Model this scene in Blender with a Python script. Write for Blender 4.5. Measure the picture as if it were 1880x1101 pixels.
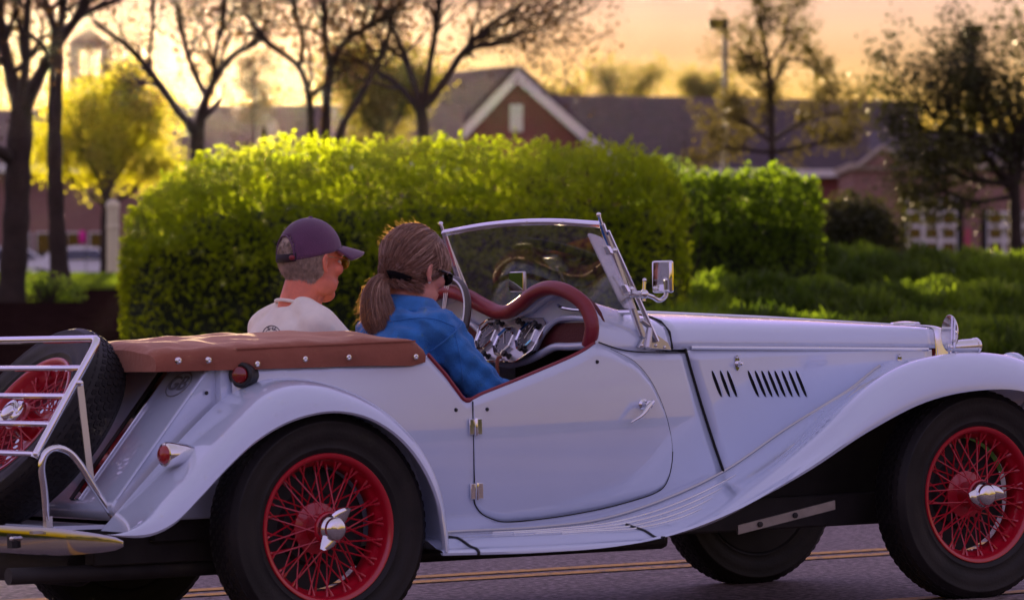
import bpy, math, random
import numpy as np
from mathutils import Matrix, Vector
R = math.radians
rng = np.random.default_rng(7)
random.seed(7)
for o in list(bpy.data.objects): bpy.data.objects.remove(o)
scene = bpy.context.scene
COL = scene.collection

# ------------------------------------------------------------------ camera
CAM_H = 0.915
PITCH = 0.003991
F_PX = 8000.0
cd = bpy.data.cameras.new('camera')
cam = bpy.data.objects.new('camera', cd); COL.objects.link(cam)
cam.location = (0, 0, CAM_H)
cam.rotation_euler = (math.pi/2 + PITCH, 0, 0)
cd.sensor_fit = 'HORIZONTAL'; cd.sensor_width = 36.0
cd.lens = 36.0*F_PX/1880.0
cd.clip_start = 0.1; cd.clip_end = 6000
cd.dof.use_dof = True
cd.dof.focus_distance = 13.6
cd.dof.aperture_fstop = 6.3
scene.camera = cam
# ------------------------------------------------------------------ world, sun, exposure
SUN_AZ = R(-4.25)        # measured from +Y towards +X
SUN_EL = R(3.6)
w = bpy.data.worlds.new('World'); scene.world = w; w.use_nodes = True
nt = w.node_tree; nt.nodes.clear()
wo = nt.nodes.new('ShaderNodeOutputWorld'); bg = nt.nodes.new('ShaderNodeBackground')
sky = nt.nodes.new('ShaderNodeTexSky'); sky.sky_type = 'NISHITA'; sky.sun_disc = False
sky.sun_elevation = R(1.0); sky.sun_rotation = SUN_AZ
sky.altitude = 200; sky.air_density = 1.5; sky.dust_density = 1.0; sky.ozone_density = 3.0
bg.inputs['Strength'].default_value = 0.15
tc = nt.nodes.new('ShaderNodeTexCoord')
mp = nt.nodes.new('ShaderNodeMapping'); mp.inputs['Scale'].default_value = (1.0, 1.0, 9.0)
cn = nt.nodes.new('ShaderNodeTexNoise'); cn.inputs['Scale'].default_value = 7.0; cn.inputs['Detail'].default_value = 5.0
cr = nt.nodes.new('ShaderNodeMapRange'); cr.inputs[1].default_value = .40; cr.inputs[2].default_value = .70
cr.inputs[3].default_value = 0.0; cr.inputs[4].default_value = 1.0
cl = nt.nodes.new('ShaderNodeMix'); cl.data_type = 'RGBA'; cl.blend_type = 'MULTIPLY'
cl.inputs[7].default_value = (0.80, 0.70, 0.72, 1)
L = nt.links.new
L(tc.outputs['Generated'], mp.inputs[0]); L(mp.outputs[0], cn.inputs['Vector']); L(cn.outputs[0], cr.inputs[0])
sp3 = nt.nodes.new('ShaderNodeSeparateColor'); cb3 = nt.nodes.new('ShaderNodeCombineColor')      # the photograph's compressed range
L(sky.outputs[0], sp3.inputs[0])
for k_, e_ in enumerate((.20, .20, .70)):
    pw_ = nt.nodes.new('ShaderNodeMath'); pw_.operation = 'POWER'; pw_.inputs[1].default_value = e_
    L(sp3.outputs[k_], pw_.inputs[0]); L(pw_.outputs[0], cb3.inputs[k_])
tn = nt.nodes.new('ShaderNodeMix'); tn.data_type = 'RGBA'; tn.blend_type = 'MULTIPLY'; tn.inputs[0].default_value = 1; tn.inputs[7].default_value = (1.03, .78, 1.62, 1)
L(cb3.outputs[0], tn.inputs[6])
L(cr.outputs[0], cl.inputs[0]); L(tn.outputs[2], cl.inputs[6]); L(cl.outputs[2], bg.inputs['Color'])
L(bg.outputs[0], wo.inputs['Surface'])
sd = bpy.data.lights.new('sun', 'SUN'); sun = bpy.data.objects.new('sun', sd); COL.objects.link(sun)
sd.energy = 5.0; sd.angle = R(1.2); sd.color = (1.0, 0.74, 0.42)
sv = Vector((math.sin(SUN_AZ)*math.cos(SUN_EL), math.cos(SUN_AZ)*math.cos(SUN_EL), math.sin(SUN_EL)))
sun.rotation_euler = sv.to_track_quat('Z', 'Y').to_euler()
sun.location = sv*60
vs = scene.view_settings
vs.view_transform = 'Standard'; vs.look = 'None'; vs.gamma = 1.0; vs.use_curve_mapping = False
vs.exposure = 2.35

# ------------------------------------------------------------------ the car's frame
# X forward (rear axle 0), Y to the car's left (away from the camera), Z up from the road.
cC = np.array([-6.25990202, -11.42972377, 0.91508118])
cR = np.array([0.84141952, -0.53994072, -0.02184497])
cU = np.array([0.01622904, -0.01515751, 0.9997534])
cD = np.array([0.54013869, 0.84156656, 0.00399111])
Rw = np.array([1., 0, 0]); Dw = np.array([0, math.cos(PITCH), math.sin(PITCH)]); Uw = np.array([0, -math.sin(PITCH), math.cos(PITCH)])
RM = np.outer(Rw, cR)+np.outer(Uw, cU)+np.outer(Dw, cD)      # car -> world rotation
T0 = np.array([0, 0, CAM_H])-RM@cC
CF = Matrix.Identity(4)
for i in range(3):
    for j in range(3): CF[i][j] = RM[i, j]
    CF[i][3] = T0[i]
def cray(u, v): return cD*F_PX+cR*(u-940)-cU*(v-550.5)
def cy(u, v, y):
    "car-frame point seen at photo position u, v and lying at lateral offset y"
    r_ = cray(u, v); return cC+r_*((y-cC[1])/r_[1])
def cx(u, v, x):
    r_ = cray(u, v); return cC+r_*((x-cC[0])/r_[0])
def at(u, v, d):
    "world point at photo position u, v and depth d"
    q = Rw*(u-940)/F_PX+Uw*(550.5-v)/F_PX+Dw
    return np.array([0, 0, CAM_H])+q*d
def c2w(p): return RM@np.asarray(p, float)+T0

# ------------------------------------------------------------------ mesh helpers
def link(o, parent=None):
    COL.objects.link(o)
    if parent is not None: o.parent = parent
    return o
def tag(o, label=None, cat=None, group=None, kind=None):
    if label: o['label'] = label
    if cat: o['category'] = cat
    if group: o['group'] = group
    if kind: o['kind'] = kind
    return o
def empty(name, label, cat, M=None, group=None):
    o = bpy.data.objects.new(name, None); COL.objects.link(o); o.empty_display_size = .2
    if M is not None: o.matrix_world = M
    return tag(o, label, cat, group)
class MB:
    "collects shapes and links them as one mesh object"
    def __init__(s): s.v = []; s.f = []
    def add(s, v, f):
        n = len(s.v); s.v.extend([tuple(map(float, p)) for p in v]); s.f.extend([tuple(int(i)+n for i in q) for q in f]); return s
    def build(s, name, mat, parent=None, smooth=True, sharp=40, origin=None, solid=0, sub=0, bevel=0):
        me = bpy.data.meshes.new(name)
        v = np.array(s.v)
        if origin is not None: v = v-np.array(origin)
        me.from_pydata(v.tolist(), [], s.f)
        return finish(name, me, mat, parent, smooth, sharp, solid, sub, bevel)
def finish(name, me, mat, parent=None, smooth=True, sharp=40, solid=0, sub=0, bevel=0):
    for m in (mat if isinstance(mat, (list, tuple)) else [mat]): me.materials.append(m)
    me.validate(); me.update()
    if smooth:
        me.shade_smooth()
        if sharp: me.set_sharp_from_angle(angle=R(sharp))
    o = bpy.data.objects.new(name, me); link(o, parent)
    if solid:
        m = o.modifiers.new('solid', 'SOLIDIFY'); m.thickness = solid; m.offset = 1
    if bevel:
        m = o.modifiers.new('bevel', 'BEVEL'); m.width = bevel; m.segments = 2; m.limit_method = 'ANGLE'
    if sub:
        m = o.modifiers.new('sub', 'SUBSURF'); m.levels = sub; m.render_levels = sub
    return o
def cat(P, n, closed=False):
    "smooth (centripetal) spline through P, n samples by arc length"
    P = np.asarray(P, float)
    if len(P) == 2: return P[0]+np.linspace(0, 1, n)[:, None]*(P[1]-P[0])
    Q = np.vstack([P[-1:], P, P[:2]]) if closed else np.vstack([2*P[0]-P[1], P, 2*P[-1]-P[-2]])
    out = []
    m = len(Q)-3
    for i in range(m):
        p0, p1, p2, p3 = Q[i:i+4]
        d = [max(1e-6, np.linalg.norm(b-a))**.5 for a, b in ((p0, p1), (p1, p2), (p2, p3))]
        t0 = 0; t1 = d[0]; t2 = t1+d[1]; t3 = t2+d[2]
        t = np.linspace(t1, t2, 14, endpoint=False)[:, None]
        A1 = (t1-t)/(t1-t0)*p0+(t-t0)/(t1-t0)*p1; A2 = (t2-t)/(t2-t1)*p1+(t-t1)/(t2-t1)*p2; A3 = (t3-t)/(t3-t2)*p2+(t-t2)/(t3-t2)*p3
        B1 = (t2-t)/(t2-t0)*A1+(t-t0)/(t2-t0)*A2; B2 = (t3-t)/(t3-t1)*A2+(t-t1)/(t3-t1)*A3
        out.append((t2-t)/(t2-t1)*B1+(t-t1)/(t2-t1)*B2)
    out = np.vstack(out+[Q[-2:-1]])
    s = np.concatenate([[0], np.cumsum(np.linalg.norm(np.diff(out, axis=0), axis=1))])
    tt = np.linspace(0, s[-1], n+1)[:-1] if closed else np.linspace(0, s[-1], n)
    return np.stack([np.interp(tt, s, out[:, k]) for k in range(P.shape[1])], 1)
def loft(S, closed=False, ends=False):
    "S: list of equal-length rings/polylines"
    S = np.asarray(S, float); m, n, _ = S.shape
    v = S.reshape(-1, 3); f = []
    for i in range(m-1):
        for j in range(n if closed else n-1):
            k = (j+1) % n
            f.append((i*n+j, i*n+k, (i+1)*n+k, (i+1)*n+j))
    if ends and closed:
        f.append(tuple(range(n-1, -1, -1))); f.append(tuple((m-1)*n+j for j in range(n)))
    return v, f
def frames(P):
    P = np.asarray(P, float); T = np.gradient(P, axis=0); T /= np.linalg.norm(T, axis=1)[:, None]+1e-12
    up = np.array([0, 0, 1.]) if abs(T[0, 2]) < .9 else np.array([1., 0, 0])
    N = []; n = np.cross(T[0], up); n /= np.linalg.norm(n)
    for t in T:
        n = n-t*(n@t); n /= np.linalg.norm(n)+1e-12; N.append(n.copy())
    N = np.array(N); B = np.cross(T, N); return T, N, B
def tube(P, r, seg=8, caps=True):
    P = np.asarray(P, float); r = np.broadcast_to(np.asarray(r, float), (len(P),))
    T, N, B = frames(P); a = np.linspace(0, 2*np.pi, seg, endpoint=False)
    S = P[:, None, :]+r[:, None, None]*(np.cos(a)[None, :, None]*N[:, None, :]+np.sin(a)[None, :, None]*B[:, None, :])
    return loft(S, True, caps)
def ring(C, ax1, ax2, r1, r2, n):
    a = np.linspace(0, 2*np.pi, n, endpoint=False)
    return np.asarray(C)+np.outer(np.cos(a)*r1, ax1)+np.outer(np.sin(a)*r2, ax2)
def lathe(prof, C=(0, 0, 0), axis=(0, -1, 0), n=48, closed=False):
    "prof: (radius, height along axis)"
    ax = np.asarray(axis, float); ax /= np.linalg.norm(ax)
    h = np.array([0, 0, 1.]) if abs(ax[2]) < .9 else np.array([1., 0, 0])
    e1 = np.cross(h, ax); e1 /= np.linalg.norm(e1); e2 = np.cross(ax, e1)
    S = [ring(np.asarray(C)+ax*z, e1, e2, max(r, 1e-5), max(r, 1e-5), n) for r, z in prof]
    if closed: S.append(S[0])
    return loft(S, True)
BOXF = [(0, 3, 2, 1), (4, 5, 6, 7), (0, 1, 5, 4), (1, 2, 6, 5), (2, 3, 7, 6), (3, 0, 4, 7)]
def box(a, b):
    (x0, y0, z0), (x1, y1, z1) = a, b
    return [(x0, y0, z0), (x1, y0, z0), (x1, y1, z0), (x0, y1, z0), (x0, y0, z1), (x1, y0, z1), (x1, y1, z1), (x0, y1, z1)], BOXF
def obox(C, e1, e2, e3):
    "box with centre C and half-extent vectors"
    C, e1, e2, e3 = [np.asarray(q, float) for q in (C, e1, e2, e3)]
    v = [C+i*e1+j*e2+k*e3 for k in (-1, 1) for (i, j) in ((-1, -1), (1, -1), (1, 1), (-1, 1))]
    return v, BOXF
def prism(poly, d):
    "planar polygon (3d points) extruded by vector d"
    P = np.asarray(poly, float); n = len(P); d = np.asarray(d, float)
    v = np.vstack([P, P+d]); f = [tuple(range(n-1, -1, -1)), tuple(range(n, 2*n))]
    f += [(i, (i+1) % n, n+(i+1) % n, n+i) for i in range(n)]
    return v, f
def ball(C, r, n=16, m=10, axes=None):
    r = np.broadcast_to(np.asarray(r, float), (3,))
    A = np.eye(3) if axes is None else np.asarray(axes, float)
    S = []
    for k in range(m+1):
        t = math.pi*k/m
        a = np.linspace(0, 2*np.pi, n, endpoint=False)
        p = np.stack([np.cos(a)*max(math.sin(t), 1e-3), np.sin(a)*max(math.sin(t), 1e-3), 0*a-math.cos(t)], 1)*r
        S.append(np.asarray(C)+p@A)
    return loft(S, True)
def bigmesh(name, v, nper, mat, parent=None, smooth=False):
    "fast mesh from an (N*nper,3) array of separate polygons"
    v = np.ascontiguousarray(v, dtype=np.float32); n = len(v)
    me = bpy.data.meshes.new(name); me.vertices.add(n); me.vertices.foreach_set('co', v.ravel())
    me.loops.add(n); me.loops.foreach_set('vertex_index', np.arange(n, dtype=np.int32))
    me.polygons.add(n//nper); me.polygons.foreach_set('loop_start', np.arange(0, n, nper, dtype=np.int32))
    me.polygons.foreach_set('loop_total', np.full(n//nper, nper, dtype=np.int32))
    me.materials.append(mat); me.update(calc_edges=True); me.validate()
    if smooth: me.shade_smooth()
    o = bpy.data.objects.new(name, me); return link(o, parent)
def unit(v):
    v = np.asarray(v, float); return v/(np.linalg.norm(v, axis=-1, keepdims=True)+1e-12)
def leaves(C, size, aspect=.5, up=.3, n=None, g=rng):
    "rhombic folded leaves at centres C -> (N*4,3)"
    N = len(C); ax = unit(g.normal(size=(N, 3))+np.array([0, 0, up])); s = unit(np.cross(ax, g.normal(size=(N, 3))))
    nn = np.cross(ax, s); z = size*(.6+.8*g.random((N, 1)))
    a = C-ax*z*.5; b = C+s*z*aspect*.5+nn*z*.10; c = C+ax*z*.5; d = C-s*z*aspect*.5+nn*z*.10
    return np.stack([a, b, c, d], 1).reshape(-1, 3)

# ------------------------------------------------------------------ materials
MAT = {}
def mat(name, col=(.5, .5, .5), rough=.5, metal=0, coat=0, bump=0, bscale=50, var=0, vscale=5, spec=.5, trans=0, sheen=0, detail=4, col2=None, stretch=None, coat_rough=.03, ior=None, nr=(.32, .68)):
    m = bpy.data.materials.new(name); m.use_nodes = True; N = m.node_tree; b = N.nodes['Principled BSDF']
    b.inputs['Base Color'].default_value = (*col, 1); b.inputs['Roughness'].default_value = rough; b.inputs['Metallic'].default_value = metal
    b.inputs['Coat Weight'].default_value = coat; b.inputs['Coat Roughness'].default_value = coat_rough; b.inputs['Specular IOR Level'].default_value = spec
    b.inputs['Transmission Weight'].default_value = trans; b.inputs['Sheen Weight'].default_value = sheen
    if ior: b.inputs['IOR'].default_value = ior
    if bump or var or col2:
        t = N.nodes.new('ShaderNodeTexCoord'); src = t.outputs['Object']
        if stretch:
            mm = N.nodes.new('ShaderNodeMapping'); mm.inputs['Scale'].default_value = stretch; N.links.new(src, mm.inputs[0]); src = mm.outputs[0]
    if var or col2:
        n1 = N.nodes.new('ShaderNodeTexNoise'); n1.inputs['Scale'].default_value = vscale; n1.inputs['Detail'].default_value = detail
        N.links.new(src, n1.inputs['Vector'])
        mr = N.nodes.new('ShaderNodeMapRange'); mr.inputs[1].default_value = nr[0]; mr.inputs[2].default_value = nr[1]; N.links.new(n1.outputs[0], mr.inputs[0])
        mx = N.nodes.new('ShaderNodeMix'); mx.data_type = 'RGBA'
        mx.inputs[6].default_value = (*[c*(1-var) for c in col], 1); mx.inputs[7].default_value = (*(col2 or [min(1, c*(1+var)) for c in col]), 1)
        N.links.new(mr.outputs[0], mx.inputs[0]); N.links.new(mx.outputs[2], b.inputs['Base Color'])
    if bump:
        n2 = N.nodes.new('ShaderNodeTexNoise'); n2.inputs['Scale'].default_value = bscale; n2.inputs['Detail'].default_value = 4
        N.links.new(src, n2.inputs['Vector'])
        bn = N.nodes.new('ShaderNodeBump'); bn.inputs['Strength'].default_value = bump; bn.inputs['Distance'].default_value = .01
        N.links.new(n2.outputs[0], bn.inputs['Height']); N.links.new(bn.outputs[0], b.inputs['Normal'])
    MAT[name] = m; return m
def leafmat(name, c1, c2, transl=.5, vs_=3.0, tcol=None):
    m = bpy.data.materials.new(name); m.use_nodes = True; N = m.node_tree; N.nodes.clear()
    out = N.nodes.new('ShaderNodeOutputMaterial'); d = N.nodes.new('ShaderNodeBsdfPrincipled'); t = N.nodes.new('ShaderNodeBsdfTranslucent'); mx = N.nodes.new('ShaderNodeMixShader')
    d.inputs['Roughness'].default_value = .55; d.inputs['Specular IOR Level'].default_value = .25
    tcn = N.nodes.new('ShaderNodeTexCoord'); n1 = N.nodes.new('ShaderNodeTexNoise'); n1.inputs['Scale'].default_value = vs_; n1.inputs['Detail'].default_value = 6; n1.inputs['Roughness'].default_value = .7
    mr = N.nodes.new('ShaderNodeMapRange'); mr.inputs[1].default_value = .35; mr.inputs[2].default_value = .65
    cm = N.nodes.new('ShaderNodeMix'); cm.data_type = 'RGBA'; cm.inputs[6].default_value = (*c1, 1); cm.inputs[7].default_value = (*c2, 1)
    N.links.new(tcn.outputs['Object'], n1.inputs['Vector']); N.links.new(n1.outputs[0], mr.inputs[0]); N.links.new(mr.outputs[0], cm.inputs[0])
    N.links.new(cm.outputs[2], d.inputs['Base Color'])
    tm = N.nodes.new('ShaderNodeMix'); tm.data_type = 'RGBA'; tm.blend_type = 'MULTIPLY'; tm.inputs[0].default_value = 1
    tm.inputs[7].default_value = (*(tcol or (1.0, 1.0, .6)), 1); N.links.new(cm.outputs[2], tm.inputs[6])
    gn = N.nodes.new('ShaderNodeMix'); gn.data_type = 'RGBA'; gn.blend_type = 'ADD'; gn.inputs[0].default_value = 1
    N.links.new(tm.outputs[2], gn.inputs[6]); N.links.new(tm.outputs[2], gn.inputs[7])
    N.links.new(gn.outputs[2], t.inputs[0])
    mx.inputs[0].default_value = transl; N.links.new(d.outputs[0], mx.inputs[1]); N.links.new(t.outputs[0], mx.inputs[2]); N.links.new(mx.outputs[0], out.inputs[0])
    MAT[name] = m; return m
M = MAT
mat('paint', (.57, .66, .84), .20, coat=1.0, var=.02, vscale=3, coat_rough=.02)
MAT['paint'].node_tree.nodes['Principled BSDF'].inputs['Coat IOR'].default_value = 1.85
mat('chrome', (.78, .78, .80), .07, metal=1)
mat('chrome_darkrefl', (.42, .42, .44), .08, metal=1)  # chrome darkened in colour to paint in the bumper's dark ground reflection
mat('reflex', (.20, .003, .006), .15, coat=1)
mat('emboss_shade', (.15, .16, .20), .5)  # dark grey paints in shadow edges of raised letters in body colour
mat('brushed', (.55, .55, .56), .3, metal=1)
mat('rubber', (.010, .009, .010), .7, spec=.25, bump=.25, bscale=220)
mat('sidewall', (.008, .0075, .008), .55, spec=.3, col2=(.020, .017, .016), vscale=9, detail=8, bump=.1, bscale=120)
mat('black', (.010, .010, .011), .45)
mat('gap', (.006, .006, .006), .8)
mat('under', (.02, .018, .018), .7, var=.4, vscale=9)
mat('rimred', (.46, .003, .020), .32, coat=.7)
mat('spokered', (.46, .004, .022), .38, coat=.4)
mat('redleather', (.22, .018, .030), .38, bump=.15, bscale=160)
mat('interior', (.10, .012, .016), .6, bump=.2, bscale=120)
mat('vinyl', (.27, .090, .058), .8, spec=.15, bump=.25, bscale=45, var=.14, vscale=7, sheen=.6)
MAT['vinyl'].node_tree.nodes['Principled BSDF'].inputs['Sheen Tint'].default_value = (1, .68, .50, 1)  # warm tint stands in for warm skylight on top of the cover
mat('carpet', (.03, .018, .016), .95)
mat('lens', (.34, .003, .006), .12, coat=1, bump=.4, bscale=60)
mat('mirror', (.86, .86, .86), .02, metal=1)
mat('dialface', (.015, .014, .014), .25, coat=.6)
mat('dialplate', (.70, .70, .72), .32, metal=.8, var=.05, vscale=30)
mat('steerwheel', (.055, .045, .042), .35)
mat('alu', (.30, .28, .27), .45, metal=.6, var=.2, vscale=14)
def glassmat(name, tint, refl=.9, ior=1.5, haze=0):
    m = bpy.data.materials.new(name); m.use_nodes = True; N = m.node_tree; N.nodes.clear()
    out = N.nodes.new('ShaderNodeOutputMaterial'); t = N.nodes.new('ShaderNodeBsdfTransparent'); g = N.nodes.new('ShaderNodeBsdfGlossy'); fr = N.nodes.new('ShaderNodeLayerWeight'); mx = N.nodes.new('ShaderNodeMixShader')
    t.inputs[0].default_value = (*tint, 1); g.inputs['Roughness'].default_value = .01; fr.inputs[0].default_value = .5
    f0 = ((ior-1)/(ior+1))**2*2; pw = N.nodes.new('ShaderNodeMath'); pw.operation = 'POWER'; pw.inputs[1].default_value = 4.0; ma = N.nodes.new('ShaderNodeMath'); ma.operation = 'MULTIPLY_ADD'; ma.inputs[1].default_value = 1-f0; ma.inputs[2].default_value = f0
    N.links.new(fr.outputs['Facing'], pw.inputs[0]); N.links.new(pw.outputs[0], ma.inputs[0]); N.links.new(ma.outputs[0], mx.inputs[0]); N.links.new(t.outputs[0], mx.inputs[1]); N.links.new(g.outputs[0], mx.inputs[2])
    last = mx.outputs[0]
    if haze:
        d = N.nodes.new('ShaderNodeBsdfDiffuse'); d.inputs[0].default_value = (.7, .7, .7, 1); m2 = N.nodes.new('ShaderNodeMixShader'); m2.inputs[0].default_value = haze
        N.links.new(last, m2.inputs[1]); N.links.new(d.outputs[0], m2.inputs[2]); last = m2.outputs[0]
    N.links.new(last, out.inputs[0]); MAT[name] = m; return m
glassmat('glass', (.66, .62, .60), ior=1.5, haze=.02)
glassmat('wingglass', (.75, .75, .76), ior=1.9, haze=.14)
# ================================================================== SETTING
mat('asphalt', (.095, .066, .056), .75, bump=1.0, bscale=90, col2=(.32, .24, .24), vscale=40, spec=.4, detail=10, nr=(.42, .64))  # stone grain, with low sun sparkle painted in as pale flecks
mat('yellowpaint', (.60, .30, .035), .7, col2=(.10, .07, .05), vscale=26, bump=.5, bscale=110, nr=(.52, .66), detail=8)
mat('grassbase', (.030, .050, .010), .95, var=.4, vscale=.8, spec=0)
mat('mulch', (.016, .008, .007), .98, bump=1, bscale=14, var=.5, vscale=6, spec=0)
mat('kerb', (.35, .33, .31), .8, var=.15, vscale=6)
mat('bark', (.035, .022, .016), .9, bump=.8, bscale=30, var=.3, vscale=8)
def interp(x, a, b): return np.interp(x, a, b)
rn = np.array([CF[0][2], CF[1][2], CF[2][2]])
def road_z(x, y): return T0[2]-(rn[0]*(x-T0[0])+rn[1]*(y-T0[1]))/rn[2]
def car_y(x, y): return RM[0, 1]*(x-T0[0])+RM[1, 1]*(y-T0[1])
def sst(a, b, x):
    t = np.clip((x-a)/(b-a), 0, 1); return t*t*(3-2*t)
TZ = ([-100, 20, 30, 36, 45, 57, 62, 90, 140, 220, 400, 3000], [.35, .45, .66, .82, 1.10, 1.42, 1.45, 1.70, 2.35, 3.2, 4, 5])
def terrain(x, y):
    yc = car_y(x, y); t = sst(5.6, 14, yc)
    far = interp(y, *TZ)
    z = (1-t)*(road_z(x, y)+np.where(yc > 4.9, .10, 0)*1.0-np.where((yc < 4.95) & (yc > -18.3), .06, 0))+t*far
    return z
gx = np.unique(np.concatenate([np.linspace(-1500, -60, 16), np.linspace(-60, 60, 121), np.linspace(60, 1500, 16)]))
gy = np.unique(np.concatenate([np.linspace(-300, -4, 8), np.linspace(-4, 70, 112), np.linspace(70, 260, 30), np.linspace(260, 3000, 20)]))
GX, GY = np.meshgrid(gx, gy); GZ = terrain(GX, GY)
v, f = loft(np.stack([GX, GY, GZ], 2))
gm = MAT['grassbase']
g = MB().add(v, f).build('ground', [MAT['grassbase'], MAT['mulch']], sharp=0); tag(g, kind='structure')
fc = np.array([[np.mean([v[i][0] for i in q]), np.mean([v[i][1] for i in q])] for q in f])
mi = ((fc[:, 0] > -14) & (fc[:, 0] < -1.6) & (fc[:, 1] > 15) & (fc[:, 1] < 59)).astype(np.int32)
g.data.polygons.foreach_set('material_index', mi)
def carpatch(name, x0, x1, y0, y1, z, m, nx=2, h=None):
    mb = MB()
    if h is None:
        mb.add(*[(q, w_) for q, w_ in [loft([[c2w((x, y0, z)), c2w((x, y1, z))] for x in np.linspace(x0, x1, nx)])]][0])
    else:
        vv, ff = box((x0, y0, z), (x1, y1, z+h)); mb.add([c2w(p) for p in vv], ff)
    return mb.build(name, m, sharp=0 if h is None else 30)
rd = carpatch('road', -90, 120, -18.0, 4.8, 0.0, MAT['asphalt']); tag(rd, kind='structure')
YL = [cy(1250, 1042, 0)]
def ground_pt(u, v):
    r_ = cray(u, v); return cC+r_*((0-cC[2])/r_[2])
yl = ground_pt(1250, 1040)[1]
for y0, y1 in ((yl-.06, yl+.06), (yl+.19, yl+.31)):
    o = carpatch('lane_line', -90, 120, y0, y1, .004, MAT['yellowpaint']); o.parent = rd
yl2 = ground_pt(1720, 1097)[1]
o = carpatch('lane_line', -90, 120, yl2-.05, yl2+.05, .004, MAT['yellowpaint']); o.parent = rd
kb = carpatch('kerb', -90, 120, 4.8, 4.95, -.05, MAT['kerb'], h=.17); tag(kb, kind='structure')

# ------------------------------------------------------------------ buildings
def brickmat(name, c1, c2, mortar, scale):
    m = bpy.data.materials.new(name); m.use_nodes = True; N = m.node_tree; b = N.nodes['Principled BSDF']; b.inputs['Roughness'].default_value = .85
    t = N.nodes.new('ShaderNodeTexCoord'); mm = N.nodes.new('ShaderNodeMapping'); mm.inputs['Rotation'].default_value = (R(90), 0, 0)
    k = N.nodes.new('ShaderNodeTexBrick'); k.inputs['Scale'].default_value = scale
    k.inputs['Color1'].default_value = (*c1, 1); k.inputs['Color2'].default_value = (*c2, 1); k.inputs['Mortar'].default_value = (*mortar, 1); k.inputs['Mortar Size'].default_value = .012
    N.links.new(t.outputs['Object'], mm.inputs[0]); N.links.new(mm.outputs[0], k.inputs['Vector']); N.links.new(k.outputs[0], b.inputs['Base Color'])
    MAT[name] = m
brickmat('brick', (.22, .055, .048), (.16, .042, .038), (.18, .12, .11), 4)
brickmat('brickpale', (.33, .17, .14), (.27, .13, .11), (.32, .26, .22), 4)
mat('shingle', (.075, .055, .065), .9, bump=.6, bscale=5, var=.25, vscale=2.5, stretch=(1, 1, 4))
mat('shingletan', (.16, .11, .085), .9, bump=.6, bscale=5, var=.2, vscale=2.5, stretch=(1, 1, 4))
mat('trim', (.72, .70, .68), .6)
mat('stone', (.45, .38, .30), .85, var=.1, vscale=3)
mat('pane', (.02, .022, .025), .05, spec=.9)
mat('darkmetal', (.02, .018, .018), .9, spec=.05)
mat('galv', (.22, .22, .23), .7)
def plate(P, t, name, m, par):
    "flat polygon thickened by vector t"
    return MB().add(*prism(P, t)).build(name, m, par, smooth=False)
def bar(a, b, w_, name, m, par, seg=4):
    return MB().add(*tube([a, b], w_, seg)).build(name, m, par, smooth=seg > 5)
X1 = np.array([1., 0, 0]); Y1 = np.array([0, 1., 0]); Z1 = np.array([0, 0, 1.])
# gabled brick house
D = 200
gb = empty('brick_house', 'dark red brick house with white trimmed gable rising behind the big hedge', 'house', Matrix.Translation(at(950, 490, D)))
O = np.array(gb.location)
pk = at(950, 128, D)-O; eL = at(782, 306, D)-O; eR = at(1150, 306, D)-O
bL = np.array([eL[0]+.6, 0, -1.5]); bR = np.array([eR[0]-.6, 0, -1.5]); back = np.array([-4.2, 7.0, 0])
plate([bL, bR, bR+Z1*(eR[2]+1.0)+0*X1, pk-Z1*.35, bL+Z1*(eL[2]+1.0)], back*1.0, 'wall', MAT['brick'], gb)
fr = -Y1*.45
for e in (eL, eR):
    n_ = np.cross(e-pk, back); n_ = n_/np.linalg.norm(n_); n_ = n_ if n_[2] > 0 else -n_
    plate([pk+fr+n_*.02, e+fr+n_*.02, e+back*1.05+n_*.02, pk+back*1.05+n_*.02], n_*.22, 'roof', MAT['shingle'], gb)
    dd_ = (e-pk)
    plate([pk+fr*1.1-Z1*.02, e+fr*1.1-Z1*.02, e+fr*1.1-Z1*.62, pk+fr*1.1-Z1*.62], Y1*.12, 'rake_board', MAT['trim'], gb)
vc = at(948, 217, D)-O
wn = MB().add(*box(vc+np.array([-.30, -.10, -.62]), vc+np.array([.30, .03, .62]))).build('gable_window', MAT['trim'], gb, smooth=False)
for k in range(7):
    z_ = vc[2]-.5+k*.165
    MB().add(*obox((vc[0], vc[1]-.12, z_), (.22, 0, 0), (0, .03, .05), (0, -.008, .012))).build('slat', MAT['trim'], wn, smooth=False)
# long low building behind, with the glazed bay doors at its right end
D = 216
lb = empty('long_building', 'long low brick building with purple grey shingle roof and white gridded bay doors', 'building', Matrix.Translation(at(1400, 492, D)))
O = np.array(lb.location)
rl = at(985, 173, D+5)-O; rr_ = at(1690, 186, D+5)-O; el = at(985, 312, D)-O; er = at(1690, 318, D)-O
plate([rl, rr_, er, el], (0, .1, -.25), 'roof', MAT['shingle'], lb)
plate([rl, rr_, rr_+Y1*7-Z1*3.6, rl+Y1*7-Z1*3.6], (0, .1, -.25), 'roof', MAT['shingle'], lb)
MB().add(*box((el[0], .6, -2), (er[0], 9, el[2]-.1))).build('wall', MAT['brick'], lb, smooth=False)
MB().add(*box((el[0], -.1, el[2]-.35), (er[0], .15, el[2]+.02))).build('gutter', MAT['trim'], lb, smooth=False)
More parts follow.
